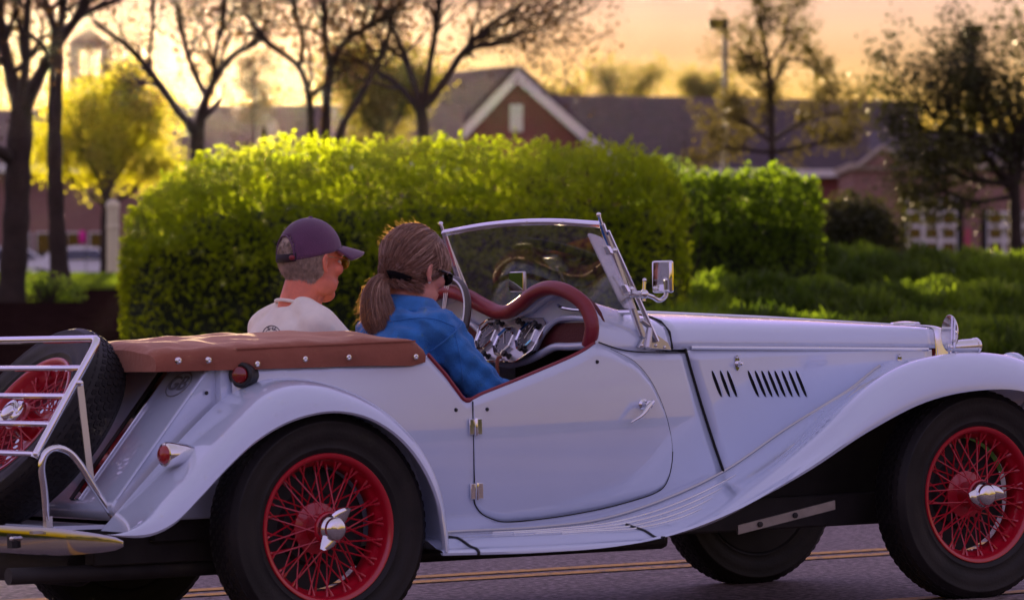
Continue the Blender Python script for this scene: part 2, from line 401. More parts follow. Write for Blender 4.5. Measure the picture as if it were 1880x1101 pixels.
# bay-door wing
D = 190
bw = empty('bay_door_building', 'pale brick garage with white gridded bay doors and small white gable, behind dark tree', 'building', Matrix.Translation(at(1740, 494, D)))
O = np.array(bw.location)
def q(u, v, d=D): return at(u, v, d)-O
a0 = q(1566, 494); a1 = q(1960, 494); top = q(1566, 312)[2]
MB().add(*box((a0[0], 0, -1.5), (a1[0], 8, top))).build('wall', MAT['brickpale'], bw, smooth=False)
MB().add(*box((a0[0]-.2, -.25, top), (a1[0]+.2, 8.2, top+.30))).build('fascia', MAT['stone'], bw, smooth=False)
plate([q(1576, 306)-Y1*.3, q(1620, 272)-Y1*.3, q(1664, 306)-Y1*.3], Y1*7, 'gable', MAT['brickpale'], bw)
for e_ in ((1572, 308), (1668, 308)): bar(q(1620, 270)-Y1*.4, q(*e_)-Y1*.4, .11, 'rake_board', MAT['stone'], bw)
plate([q(1590, 300)+Y1*0, q(1968, 300), q(1968, 240)+Y1*6, q(1620, 240)+Y1*6], (0, .1, .2), 'roof', MAT['shingle'], bw)
def baydoor(u0, u1, v0, v1, nx, nz):
    p0 = q(u0, v1); p1 = q(u1, v0)
    dr = MB().add(*box((p0[0], -.06, p0[2]), (p1[0], .02, p1[2]))).build('bay_door', MAT['trim'], bw, smooth=False)
    W = (p1[0]-p0[0])/nx; H = (p1[2]-p0[2])/nz
    for i in range(nx):
        for j in range(nz):
            MB().add(*box((p0[0]+W*i+.10, -.085, p0[2]+H*j+.10), (p0[0]+W*(i+1)-.10, -.064, p0[2]+H*(j+1)-.10))).build('pane', MAT['pane'], dr, smooth=False)
    for s in ((p0[0]-.25, p0[0]-.003), (p1[0]+.003, p1[0]+.25)):
        MB().add(*box((s[0], -.10, p0[2]), (s[1], .02, p1[2]+.15))).build('door_jamb', MAT['darkmetal'], bw, smooth=False)
baydoor(1664, 1757, 362, 494, 3, 5)
baydoor(1812, 1905, 388, 494, 3, 4)
MB().add(*box(q(1771, 470)-Y1*.04, q(1782, 420)-Y1*.01)).build('wall_sign', mat('pinksign', (.5, .08, .12), .6), bw, smooth=False)
# tall slender chimney tower far right
ct = empty('chimney_tower', 'dark slender tower with wide square cap above the dark tree', 'tower', Matrix.Translation(at(1784, 480, 230)))
def q2(u, v): return at(u, v, 230)-np.array(ct.location)
a, b = q2(1775, 480), q2(1793, 78)
MB().add(*box((a[0], -.26, -1), (b[0], .26, b[2]))).build('shaft', MAT['darkmetal'], ct, smooth=False)
a, b = q2(1769, 80), q2(1800, 52)
MB().add(*box((a[0], -.45, a[2]), (b[0], .45, b[2]))).build('cap', MAT['darkmetal'], ct, smooth=False)
MB().add(*box((a[0]-.12, -.55, b[2]+.002), (b[0]+.12, .55, b[2]+.16))).build('cap_slab', MAT['darkmetal'], ct, smooth=False)
# left building
D = 165
lf = empty('roofed_hall', 'wide tan roofed brick hall glowing in low sun at far left, with cupolas', 'building', Matrix.Translation(at(300, 492, D)))
O = np.array(lf.location)
rl = at(-420, 214, D+7)-O; rm = at(240, 196, D+7)-O; rr_ = at(850, 192, D+7)-O; el = at(-420, 300, D)-O; er = at(850, 296, D)-O  # unseen left end added to block low sun from the road
plate([rl, rm, rr_, er, el], (0, .1, -.25), 'roof', MAT['shingletan'], lf)
plate([rl, rr_, rr_+Y1*8-Z1*3, rl+Y1*8-Z1*3], (0, .1, -.25), 'roof', MAT['shingletan'], lf)
MB().add(*box((el[0], .6, -2), (er[0], 13, el[2]-.05))).build('wall', MAT['brickpale'], lf, smooth=False)
MB().add(*box((el[0], -.1, el[2]-.35), (er[0], .12, el[2]-.02))).build('gutter', MAT['trim'], lf, smooth=False)
for u in (20, 62, 118, 160):
    a, b = at(u, 478, D)-O, at(u+34, 425, D)-O
    wn = MB().add(*box((a[0], .52, a[2]), (b[0], .64, b[2]))).build('window', MAT['trim'], lf, smooth=False)
    MB().add(*box((a[0]+.06, .50, a[2]+.06), (b[0]-.06, .515, b[2]-.06))).build('pane', MAT['pane'], wn, smooth=False)
# arched dormer
a, b = at(456, 262, D)-O, at(500, 205, D)-O
arch = [(a[0], 2.2, a[2]-.5), (b[0], 2.2, a[2]-.5), (b[0], 2.2, b[2]-.55)]+[((a[0]+b[0])/2+(b[0]-a[0])/2*math.cos(t), 2.2, b[2]-.55+.55*math.sin(t)) for t in np.linspace(.2, math.pi-.2, 9)]+[(a[0], 2.2, b[2]-.55)]
dm = plate(arch, (0, 3.0, 0), 'dormer', MAT['stone'], lf)
c_ = (a[0]+b[0])/2
ow = [(c_-.16, 2.15, a[2]-.2), (c_+.16, 2.15, a[2]-.2), (c_+.16, 2.15, b[2]-.6), (c_, 2.15, b[2]-.4), (c_-.16, 2.15, b[2]-.6)]
plate(ow, (0, .045, 0), 'dormer_opening', MAT['pane'], dm)
# cupola tower on the ridge
cu = empty('bell_cupola', 'square open bell cupola with hipped cap standing on the tan roof', 'cupola', Matrix.Translation(at(165, 200, D+8)))
def q3(u, v): return at(u, v, D+8)-np.array(cu.location)
a, b = q3(132, 215), q3(200, 140); hw = (b[0]-a[0])/2
MB().add(*box((-hw, -hw, a[2]), (hw, hw, b[2]))).build('base', MAT['stone'], cu, smooth=False)
zt = q3(165, 92)[2]; zb = b[2]
for sx in (-1, 1):
    for sy in (-1, 1):
        MB().add(*box((sx*hw*.82-.13, sy*hw*.82-.13, zb), (sx*hw*.82+.13, sy*hw*.82+.13, zt))).build('post', MAT['stone'], cu, smooth=False)
MB().add(*box((-hw, -hw, zt), (hw, hw, zt+.22))).build('beam', MAT['stone'], cu, smooth=False)
zc = q3(165, 74)[2]
MB().add([(-hw*1.12, -hw*1.12, zt+.222), (hw*1.12, -hw*1.12, zt+.222), (hw*1.12, hw*1.12, zt+.222), (-hw*1.12, hw*1.12, zt+.222), (0, 0, zc+.5)], [(3, 2, 1, 0), (0, 1, 4), (1, 2, 4), (2, 3, 4), (3, 0, 4)]).build('cap', MAT['shingletan'], cu, smooth=False)
MB().add(*tube([(-.0, -hw*.82, zb), (0, -hw*.82, zt)], .06, 6)).build('mullion', MAT['stone'], cu)
# lamp post
lp = empty('lamp_post', 'tall square headed parking lot lamp post behind the small hedge', 'lamp post', Matrix.Translation(at(1331, 310, 78)))
bz = terrain(np.array(lp.location)[0], 78.)-lp.location[2]
def q4(u, v): return at(u, v, 78)-np.array(lp.location)
MB().add(*tube([(0, 0, bz), (0, 0, q4(1331, 46)[2])], [.075, .05], 10)).build('pole', MAT['galv'], lp)
a, b = q4(1300, 52), q4(1337, 36)
MB().add(*box((a[0], -.16, a[2]), (b[0], .16, b[2]))).build('lamp_head', MAT['darkmetal'], lp, smooth=False, bevel=.015)
MB().add(*box((a[0]+.04, -.12, a[2]-.02), (b[0]-.12, .12, a[2]-.002))).build('lens', MAT['galv'], lp, smooth=False)
# pale marker post
mp_ = empty('marker_post', 'white marker post, tinted yellow by low sun, standing left of the big hedge', 'post', Matrix.Translation(at(207, 502, 60)))
def q5(u, v): return at(u, v, 60)-np.array(mp_.location)
a, b = q5(196, 530), q5(216, 382)
mat('cream', (.80, .74, .50), .6)  # yellow of the low light painted into a white post's colour
MB().add(*lathe([(0, -.3), (.085, -.3), (.085, b[2]), (.10, b[2]+.005), (.10, b[2]+.05), (.07, b[2]+.10), (0, b[2]+.12)], axis=(0, 0, 1), n=14)).build('shaft', MAT['cream'], mp_)
MB().add(*lathe([(.0851, b[2]-.3), (.092, b[2]-.29), (.092, b[2]-.24), (.0851, b[2]-.23)], axis=(0, 0, 1), n=14)).build('collar', MAT['cream'], mp_)
# small pink banner on a stake
pb_ = empty('garden_flag', 'small bright pink flag on a stake by the far brick wall', 'flag', Matrix.Translation(at(151, 500, 120)))
mat('pink', (.75, .02, .33), .6); MAT['pink']
def q6(u, v): return at(u, v, 120)-np.array(pb_.location)
MB().add(*tube([(.10, 0, -.6), (.10, 0, q6(0, 420)[2])], .012, 6)).build('stake', MAT['darkmetal'], pb_)
S = [[(x, .015*math.sin(x*40), z) for x in np.linspace(-.09, .09, 7)] for z in np.linspace(q6(0, 447)[2], q6(0, 424)[2], 4)]
MB().add(*loft(S)).build('cloth', MAT['pink'], pb_, solid=.004)
# parked white car far left
def parked_car(u, v, d, label, rz):
    o = empty('parked_car', label, 'car', Matrix.Translation(at(u, v, d))@Matrix.Rotation(rz, 4, 'Z'), 'white cars in the far parking lot')
    prof = [(-2.1, .35), (-2.15, .75), (-1.5, .88), (-1.0, 1.32), (-.2, 1.42), (.55, 1.36), (1.15, .95), (2.0, .80), (2.15, .55), (2.1, .35)]
    S = []
    for y, s in ((-.88, .93), (-.84, 1.0), (0, 1.03), (.84, 1.0), (.88, .93)):
        S.append([(x, y*(1-.22*max(0, z-.85)/.55), .35+(z-.35)*s) for x, z in prof])
    mb = MB(); mb.add(*loft(S)); n = len(prof)
    mb.add([p for p in S[0]], [tuple(range(n))]); mb.add([p for p in S[-1]], [tuple(range(n-1, -1, -1))])
    mb.build('body', MAT['carwhite'], o, sharp=35)
    for s in (-1, 1):
        w_ = [(-1.15, s*.83, .93), (.95, s*.83, .97), (.5, s*.745, 1.30), (-.85, s*.745, 1.28)]
        MB().add(*prism(w_, (0, s*.02, 0))).build('side_window', MAT['pane'], o, smooth=False)
        for x in (-1.35, 1.35):
            wh = MB().add(*lathe([(0, .10), (.2, .10), (.2, .08), (.30, .09), (.33, .05), (.33, -.1), (0, -.1)], (x, s*.80, .33), (0, s, 0), 20)).build('wheel', MAT['rubber'], o)
    MB().add(*prism([(.62, -.62, 1.345), (.62, .62, 1.345), (1.12, .70, .99), (1.12, -.70, .99)], (.02, 0, .02))).build('windscreen', MAT['pane'], o, smooth=False)
mat('carwhite', (.75, .75, .75), .25, coat=.8)
parked_car(150, 528, 150, 'white parked car behind the left tree trunks, nearest the yellow tree', R(8))
parked_car(20, 524, 158, 'white parked car at far left edge, mostly hidden by thick trunk', R(8))
# ------------------------------------------------------------------ vegetation
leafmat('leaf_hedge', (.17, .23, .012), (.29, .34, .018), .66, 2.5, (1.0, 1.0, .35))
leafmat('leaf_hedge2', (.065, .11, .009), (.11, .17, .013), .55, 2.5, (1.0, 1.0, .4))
leafmat('leaf_ground', (.10, .155, .020), (.16, .21, .026), .5, 1.2, (.9, 1.0, .4))
leafmat('leaf_ground_dark', (.045, .080, .012), (.085, .12, .018), .4, 1.6, (.9, 1.0, .4))
leafmat('leaf_yellow', (.25, .25, .02), (.36, .34, .03), .65, 1.5, (1.0, 1.0, .35))
leafmat('leaf_olive', (.10, .11, .025), (.16, .15, .03), .5, 1.0, (1.0, .9, .4))
leafmat('leaf_dark', (.030, .034, .014), (.05, .05, .018), .3, 1.0, (.9, .9, .5))
leafmat('leaf_bronze', (.045, .030, .013), (.075, .050, .018), .25, 1.0, (1.0, .8, .4))
leafmat('leaf_fresh', (.11, .17, .03), (.16, .22, .04), .5, 1.0, (.95, 1.0, .5))
leafmat('leaf_brown', (.045, .040, .016), (.075, .070, .022), .35, 1.0, (1.0, .9, .4))
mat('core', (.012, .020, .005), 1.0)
def hedge(name, label, u_pts, v_base, d, depth, leafm, n, size, seed, twigs=500):
    "u_pts: outline of the top of the face as (u, v) at distance d; body is a dome of the given depth"
    g = np.random.default_rng(seed)
    base = at((u_pts[0][0]+u_pts[-1][0])/2, v_base, d+depth/2)
    base[2] = terrain(base[0], base[1])
    o = empty(name, label, 'hedge', Matrix.Translation(base)); O = base
    P = np.array([at(u, v, d+depth/2)-O for u, v in u_pts]); s = np.linspace(0, 1, 90)
    C = cat(P, 90); xs = C[:, 0]; H = np.maximum.accumulate(C[:, 2]) if False else C[:, 2]
    order = np.argsort(xs); xs = xs[order]; H = H[order]
    x0, x1 = xs[0], xs[-1]; xc = (x0+x1)/2; hw = (x1-x0)/2
    def half_depth(x): return depth/2*np.sqrt(np.clip(1-np.abs((x-xc)/hw)**5, 0.02, 1))
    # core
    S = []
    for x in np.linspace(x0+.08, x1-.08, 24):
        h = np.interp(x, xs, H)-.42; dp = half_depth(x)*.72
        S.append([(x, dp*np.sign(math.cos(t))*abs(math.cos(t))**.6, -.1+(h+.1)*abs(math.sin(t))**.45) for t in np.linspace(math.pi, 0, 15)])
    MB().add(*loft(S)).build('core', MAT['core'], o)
    # twigs
    mb = MB()
    for k in range(twigs):
        x = g.uniform(x0, x1); h = np.interp(x, xs, H); y = g.uniform(-1, 1)*half_depth(x)*.8
        p0 = np.array([x, y*.6, h*.3]); p1 = np.array([x+g.normal()*.08, y, h*(.75+.22*g.random())])
        mb.add(*tube([p0, (p0+p1)/2+g.normal(size=3)*.03, p1], [.008, .006, .003], 3, False))
    mb.build('twigs', MAT['bark'], o)
    # shell leaves
    x = g.uniform(x0, x1, n); h = np.interp(x, xs, H); dp = half_depth(x); t = np.arccos(g.uniform(-1, 1, n))
    cs = np.cos(t); y = -dp*np.sign(cs)*np.abs(cs)**.8; z = h*np.abs(np.sin(t))**.55
    z = np.where(g.random(n) < .35, h*g.random(n), z); low = None
    nn = np.stack([0*x, y/dp**2, .3+z/h**2], 1); nn = unit(nn)
    lump = .045*np.sin(x*7.3+3*np.sin(z*5.1)+y*4)+.035*np.sin(x*19+z*14+2*np.sin(y*9))+.04*np.sin(z*12.7+x*4.1+y*6)+.03*np.sin(x*2.1+1)
    ins = np.abs(g.normal(0, .075, n))
    Cc = np.stack([x, y, z], 1)+nn*(lump-ins+.03)[:, None]+g.normal(0, .018, (n, 3))
    keep = (Cc[:, 2] > -.05) & (g.random(n) < np.clip(1.15-.93*sst(.40, 1.0, Cc[:, 2]/h), 0, 1))
    Cc = Cc[keep]; nn = nn[keep]
    # shoots standing off the surface
    ns = int(n*.010); sx = g.integers(0, len(Cc), ns); sh = []
    for k in sx:
        dirn = unit(nn[k % len(nn)]+np.array([0, 0, .9])+g.normal(0, .25, 3)); ln = g.uniform(.03, .11)
        for q_ in range(6): sh.append(Cc[k]+dirn*ln*(q_+1)/6+g.normal(0, .012, 3))
    Cc = np.vstack([Cc, np.array(sh)])
    fo = bigmesh('foliage', leaves(Cc, size, .52, .35, g=g), 4, leafm, o); fo['kind'] = 'stuff'
    return o
hedge('large_hedge', 'large rounded bright green hedge directly behind the open car', [(226, 500), (232, 440), (258, 382), (305, 335), (370, 300), (450, 282), (560, 272), (690, 280), (800, 277), (930, 284), (1060, 276), (1160, 279), (1220, 300), (1250, 345), (1262, 430)], 640, 32, 2.6, MAT['leaf_hedge'], 85000, .052, 3)
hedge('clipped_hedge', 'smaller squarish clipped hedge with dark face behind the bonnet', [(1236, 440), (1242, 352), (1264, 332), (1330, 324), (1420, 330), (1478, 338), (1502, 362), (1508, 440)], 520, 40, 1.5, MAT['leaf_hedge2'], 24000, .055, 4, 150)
def shrub(name, label, u, v_top, d, w_, dp, leafm, n, size, seed, group=None, cat_='shrub', upright=.3, kinds=3):
    g = np.random.default_rng(seed)
    top = at(u, v_top, d); base = top.copy(); base[2] = terrain(base[0], base[1])-.05; h = top[2]-base[2]
    o = empty(name, label, cat_, Matrix.Translation(base), group)
    mb = MB()
    for k in range(22):
        a = g.uniform(0, 6.28); r_ = g.uniform(.1, .8); p1 = np.array([math.cos(a)*w_*r_*.5, math.sin(a)*dp*r_*.5, h*g.uniform(.5, .9)])
        mb.add(*tube([p1*[.15, .15, 0], p1*[.6, .6, .5], p1], [.012, .008, .004], 4, False))
    mb.build('stems', MAT['bark'], o)
    nl = max(6, int(w_*9)); lob = np.stack([g.uniform(-.5, .5, nl)*w_, g.uniform(-.5, .5, nl)*dp, h*g.uniform(.25, .74, nl)], 1); lr = g.uniform(.20, .36, nl)*max(min(h, 1.2), .6)
    k = g.integers(0, nl, n); q_ = unit(g.normal(size=(n, 3)))*(g.random((n, 1))**.4)
    Cc = lob[k]+q_*lr[k][:, None]*np.array([1.15, 1.15, 1.0]); Cc[:, 2] = np.abs(Cc[:, 2])
    if upright > 2:
        a = g.uniform(0, 6.28, n); r_ = np.sqrt(g.random(n)); x, y = r_*np.cos(a)*w_*.62, r_*np.sin(a)*dp*.62
        hh = h*np.clip(.78+.16*np.sin(x*5.1+seed)+.12*np.sin(x*11.7+y*7+seed*2)+.10*np.sin(y*9+seed), .3, 1.05)*(1-.45*r_**3)
        Cc = np.stack([x, y, hh*(.25+.75*g.random(n)**.6)], 1)+g.normal(0, .02, (n, 3))
    fo = bigmesh('foliage', leaves(Cc, size, .2 if upright > 2 else .5, upright, g=g), 4, leafm, o); fo['kind'] = 'stuff'
    return o
GS = 'low ground cover shrubs along the bank at right'
sp = [(1290, 440, 46, 1.9), (1400, 432, 47, 1.9), (1470, 425, 48, 1.6), (1580, 446, 46, 1.9), (1690, 456, 47, 1.9), (1800, 466, 46, 1.9), (1885, 470, 47, 1.6),
      (1262, 572, 30, 1.3), (1380, 568, 31, 1.4), (1500, 570, 30, 1.4), (1610, 580, 31, 1.4), (1720, 585, 30, 1.4), (1840, 592, 30, 1.4),
      (1250, 520, 36, 1.5), (1360, 510, 37, 1.6), (1480, 506, 36, 1.6), (1600, 510, 37, 1.6), (1720, 522, 36, 1.6), (1830, 530, 36, 1.6)]
where = ['left end of back row, next to the large hedge', 'back row, below the clipped hedge', 'back row, below right end of clipped hedge, tallest', 'back row, left of the bay doors', 'back row, below first bay door',
         'back row, below the second bay door', 'back row, at right edge of the picture', 'lowest row, touching the mirror arm', 'lowest row, above the long bonnet louvres', 'lowest row, above the middle of the bonnet ridge', 'lowest row, left of the radiator cap', 'lowest row, left of the wing mirror', 'lowest row, right of the wing mirror', 'middle row, just right of the side mirror', 'middle row, second from the side mirror', 'middle row, third from the side mirror', 'middle row, fourth from the side mirror', 'middle row, above the radiator cap', 'middle row, above the wing mirror at right edge']
for k, (u, v, d, w_) in enumerate(sp):
    shrub('low_shrub', 'low feathery green shrub, '+where[k], u, v, d, w_, 1.6, MAT['leaf_ground' if k % 3 else 'leaf_ground_dark'], 9000, .13, 20+k, GS, upright=2.6)
shrub('dark_shrub', 'tall dark green shrub between clipped hedge and pale brick garage', 1548, 335, 52, .75, .8, MAT['leaf_dark'], 6000, .07, 41)
shrub('pale_shrub', 'pale fresh green bush behind the gap between the two hedges', 1262, 205, 62, 1.0, 1.0, MAT['leaf_fresh'], 6500, .075, 42)
shrub('pale_shrub', 'small yellowish bush in the mulch at far left between trunks', 90, 505, 44, .5, .5, MAT['leaf_fresh'], 900, .05, 43)
# grass blades on the bank
g = np.random.default_rng(5)
def grass(name, label, u0, u1, d0, d1, n, hh):
    d = g.uniform(d0, d1, n); u = g.uniform(u0, u1, n); x = (u-940)/F_PX*d; z = terrain(x, d)
    B = np.stack([x, d, z], 1); h = hh*g.uniform(.5, 1.2, (n, 1)); dirn = unit(np.stack([g.normal(0, .3, n), g.normal(0, .3, n), np.ones(n)], 1)); s = unit(np.stack([g.normal(size=n), g.normal(size=n), np.zeros(n)], 1))*.008
    t = np.stack([B-s, B+s, B+dirn*h], 1).reshape(-1, 3)
    o = bigmesh(name, t, 3, MAT['leaf_ground']); return tag(o, label, 'grass', kind='stuff')
grass('grass', 'rough green grass on the bank below the shrubs', 1180, 1960, 25, 50, 60000, .16)
grass('lawn_grass', 'strip of lit grass behind the left trunks', -40, 240, 50, 64, 16000, .10)

def grow(mb, tips, p, d, ln, r, lev, g, spread=.55, nseg=5, up=.12, minr=.006):
    P = [np.array(p)]; dd_ = unit(np.array(d, float)); rad = [r]
    for k in range(nseg):
        dd_ = unit(dd_+g.normal(0, .16, 3)+np.array([0, 0, up*.4])); P.append(P[-1]+dd_*ln/nseg); rad.append(r*(1-.55*(k+1)/nseg))
    mb.add(*tube(cat(P, nseg*2+1), np.interp(np.linspace(0, 1, nseg*2+1), np.linspace(0, 1, nseg+1), rad), 7 if r > .03 else 4, False))
    if lev <= 0:
        tips.append((P[-1], dd_)); tips.append((P[-2], dd_)); tips.append((P[nseg//2], dd_)); return
    for k in range(3 if lev > 1 else 4):
        i = nseg if k == 0 else g.integers(2, nseg+1)
        nd = unit(dd_+g.normal(0, spread, 3)+np.array([0, 0, up])); grow(mb, tips, P[i], nd, ln*g.uniform(.58, .8), max(minr, rad[i]*g.uniform(.55, .8)), lev-1, g, spread, nseg, up, minr)
def tree(name, label, limbs, d, leafm, nleaf, size, seed, lev=3, twig=.9, group=None, spread=.55, clump=.16, trunk_m=None, v_base=None, dspread=.6):
    """limbs: list of (points (u,v), r0 px, r1 px, n_spawn); the first one is the trunk"""
    g = np.random.default_rng(seed)
    u0, v0 = limbs[0][0][0]; base = at(u0, v0, d); base[2] = terrain(base[0], base[1])-.05
    o = empty(name, label, 'tree', Matrix.Translation(base), group); tips = []; first = True
    for pts, r0, r1, ns in limbs:
        mb = MB()
        P = np.array([at(u, v, d)-base for u, v in pts])
        if first: P[0, 2] = min(P[0, 2], 0.0)
        else:
            off = g.uniform(-dspread, dspread); P[:, 1] += np.linspace(0, off, len(P))
        n = 6*len(P); Pc = cat(P, n); k_ = d/F_PX
        rad = np.linspace(r0*k_/2, r1*k_/2, n)*(1+.06*np.sin(np.arange(n)*1.3))
        if first: rad = rad*(1+.5*np.exp(-np.arange(n)/2.5))
        mb.add(*tube(Pc, rad, 10))
        for s in range(ns):
            i = int(n*(.35 if not first else .6)+g.random()*n*(.65 if not first else .4))-1; i = min(max(i, 0), n-1) if s else n-1
            td = unit(Pc[i]-Pc[max(i-2, 0)]); grow(mb, tips, Pc[i], unit(td+g.normal(0, .5, 3)), twig*g.uniform(.7, 1.2), max(.008, rad[i]*.6), lev-1, g, spread)
        mb.build('trunk' if first else 'limb', trunk_m or MAT['bark'], o); first = False
    if nleaf and tips:
        tp = np.array([t[0] for t in tips]); k = g.integers(0, len(tp), nleaf)
        Cc = tp[k]+g.normal(0, clump, (nleaf, 3))
        cr = bigmesh('crown', leaves(Cc, size, .5, .2, g=g), 4, leafm, o); cr['kind'] = 'stuff'
    return o
# the row of trees against the sunset
TG = 'bare limbed trees against the sunset'
tree('forked_tree', 'thickest dark trunk at far left edge, forking low', [
    ([(12, 640), (22, 520), (30, 400), (34, 300), (40, 205)], 54, 46, 0), ([(40, 215), (20, 150), (0, 80), (-20, -40)], 32, 14, 6), ([(40, 210), (75, 140), (105, 90), (150, 30), (170, -50)], 30, 9, 7),
    ([(20, 292), (5, 280), (-30, 262)], 26, 18, 2), ([(36, 230), (48, 120), (50, 40), (60, -60)], 22, 10, 6)], 44, MAT['leaf_bronze'], 1900, .06, 51, 3, .55, TG)
tree('forked_tree', 'straight slim dark trunk second from left, right of the thick one', [
    ([(112, 512), (104, 400), (100, 250), (104, 120), (106, 60)], 34, 25, 0), ([(106, 70), (85, 10), (60, -60)], 18, 9, 6), ([(106, 70), (150, 30), (230, -5), (270, -40)], 16, 7, 7), ([(105, 80), (112, 10), (120, -80)], 18, 9, 6), ([(104, 110), (60, 70), (10, 45), (-30, 40)], 12, 6, 6)], 50, MAT['leaf_bronze'], 1900, .06, 52, 3, .6, TG)
tree('forked_tree', 'dark tree with wide open fork above left end of the hedge', [
    ([(362, 300), (362, 262), (362, 235)], 28, 26, 0), ([(360, 245), (322, 195), (272, 125), (235, 85), (190, 55)], 19, 8, 8), ([(272, 128), (274, 80), (277, 20), (270, -40)], 8, 5, 6), ([(364, 240), (374, 190), (392, 150), (430, 100), (470, 80)], 20, 9, 8), ([(376, 175), (355, 130), (335, 75), (325, 10)], 13, 7, 8), ([(392, 150), (395, 90), (405, 30), (400, -40)], 10, 6, 8), ([(365, 225), (395, 190), (402, 180)], 12, 8, 2)], 52, MAT['leaf_bronze'], 3600, .06, 53, 3, .6, TG)
tree('forked_tree', 'three stemmed dark tree above the middle of the hedge', [
    ([(598, 300), (598, 240), (600, 175), (606, 120)], 22, 17, 0), ([(573, 300), (572, 240), (566, 170), (550, 125), (500, 85), (455, 30)], 17, 7, 9), ([(550, 128), (556, 70), (540, 10), (545, -40)], 9, 5, 8), ([(606, 122), (630, 80), (680, 40), (700, -20)], 14, 6, 9), ([(606, 120), (596, 60), (600, -30)], 12, 6, 8),
    ([(618, 300), (628, 235), (660, 180), (690, 120), (715, 60), (722, -20)], 17, 8, 9)], 52, MAT['leaf_bronze'], 4600, .06, 54, 3, .6, TG)
tree('forked_tree', 'broad dark tree with spreading crown left of the gabled house', [
    ([(778, 300), (778, 250), (772, 195)], 25, 22, 0), ([(770, 205), (735, 160), (690, 128), (640, 100)], 15, 7, 6), ([(774, 200), (752, 130), (730, 70), (700, 10)], 17, 7, 9), ([(778, 190), (790, 120), (800, 60), (810, -20)], 15, 7, 9), ([(780, 195), (815, 150), (850, 95), (905, 40), (960, 5)], 17, 7, 10), ([(850, 95), (900, 80), (960, 60), (985, 62)], 9, 4, 7), ([(872, 75), (930, 40), (985, 25)], 8, 4, 8)], 52, MAT['leaf_bronze'], 5600, .06, 55, 3, .58, TG)
# other trees
tree('leafy_tree', 'soft yellow green backlit tree at left behind the slim trunk', [([(196, 520), (194, 430), (196, 350), (198, 280)], 22, 14, 8), ([(196, 350), (160, 290), (140, 230)], 11, 6, 8), ([(196, 350), (235, 290), (255, 230)], 11, 6, 8), ([(197, 300), (200, 240), (205, 190)], 10, 6, 9), ([(196, 380), (150, 345), (130, 320)], 8, 5, 5), ([(196, 380), (245, 350), (265, 330)], 8, 5, 5)], 66, MAT['leaf_yellow'], 24000, .065, 61, 2, .52, clump=.13, spread=.75)
tree('leafy_tree', 'olive leafed tree behind the three stemmed tree, left of gabled house', [([(700, 330), (700, 260), (698, 200)], 16, 11, 8), ([(700, 260), (670, 210), (655, 170)], 9, 6, 7), ([(700, 260), (735, 215), (745, 180)], 9, 6, 7)], 80, MAT['leaf_olive'], 15000, .08, 62, 2, .5, clump=.22)
tree('leafy_tree', 'narrow olive tree on the skyline left of the three stemmed tree', [([(466, 300), (466, 220), (466, 130)], 9, 5, 9)], 140, MAT['leaf_bronze'], 2600, .12, 63, 2, .5, clump=.2)
tree('sparse_tree', 'tall sparse tree with clumped dark crown right of the lamp post', [([(1418, 330), (1417, 240), (1414, 150), (1400, 60), (1392, 20)], 17, 7, 12), ([(1414, 170), (1380, 120), (1350, 90)], 7, 4, 7), ([(1414, 160), (1450, 110), (1500, 130)], 7, 4, 7), ([(1412, 120), (1440, 70), (1440, 50)], 6, 4, 6), ([(1416, 260), (1360, 220), (1320, 210)], 8, 4, 7), ([(1416, 260), (1480, 220), (1540, 205)], 8, 4, 7), ([(1416, 280), (1470, 270), (1520, 260)], 8, 4, 7), ([(1416, 280), (1360, 275), (1330, 270)], 8, 4, 7)], 72, MAT['leaf_brown'], 8000, .075, 64, 2, .42, clump=.09)
tree('dense_tree', 'dense dark tree at right edge in front of the bay doors', [([(1866, 520), (1865, 430), (1862, 340), (1850, 250)], 26, 18, 12), ([(1862, 340), (1800, 280), (1740, 220)], 14, 7, 12), ([(1862, 340), (1780, 330), (1700, 310)], 12, 6, 12), ([(1855, 290), (1800, 210), (1790, 150)], 12, 6, 12), ([(1855, 290), (1890, 200), (1900, 150)], 12, 6, 10), ([(1862, 360), (1780, 370), (1720, 350)], 10, 6, 10), ([(1858, 330), (1920, 280), (1970, 260)], 10, 6, 8), ([(1800, 300), (1730, 250), (1690, 190)], 9, 5, 9)], 56, MAT['leaf_dark'], 15500, .07, 65, 2, .70, clump=.11, spread=.9)
for k, (u, v, d, s, lab) in enumerate([(1150, 150, 300, 1.0, 'far leafy tree top over the long roof, nearest the gabled house'), (1288, 158, 310, .7, 'small far tree top over the long roof, left of the lamp post'), (1040, 158, 320, .8, 'far bare tree top peeking behind the gable roof')]):
    tree('far_tree', lab, [([(u, 300), (u, 220), (u, v+15)], 10*s, 6*s, 10), ([(u, 210), (u-22*s, v+22), (u-30*s, v+10)], 5, 3, 8), ([(u, 210), (u+22*s, v+22), (u+30*s, v+8)], 5, 3, 8)], d, MAT['leaf_olive'], 3500 if k < 2 else 700, .28, 71+k, 2, 1.1*s, 'far trees over the long roof', clump=.45)
# trees across the street, seen only in the paint and chrome
g = np.random.default_rng(77); n = 26000
xx = g.uniform(-75, 75, n); hh = 2.8+1.2*np.sin(xx*.21)+.9*np.sin(xx*.63+2)+.5*np.sin(xx*1.7); Cc = np.stack([xx, -34-3*g.random(n), .3+np.maximum(hh, 1.2)*g.random(n)**.8], 1)
tag(bigmesh('treeline', leaves(Cc, .75, .8, .1, g=g), 4, MAT['leaf_dark']), 'dark row of trees across the street, mirrored in the chrome', 'treeline', kind='stuff')
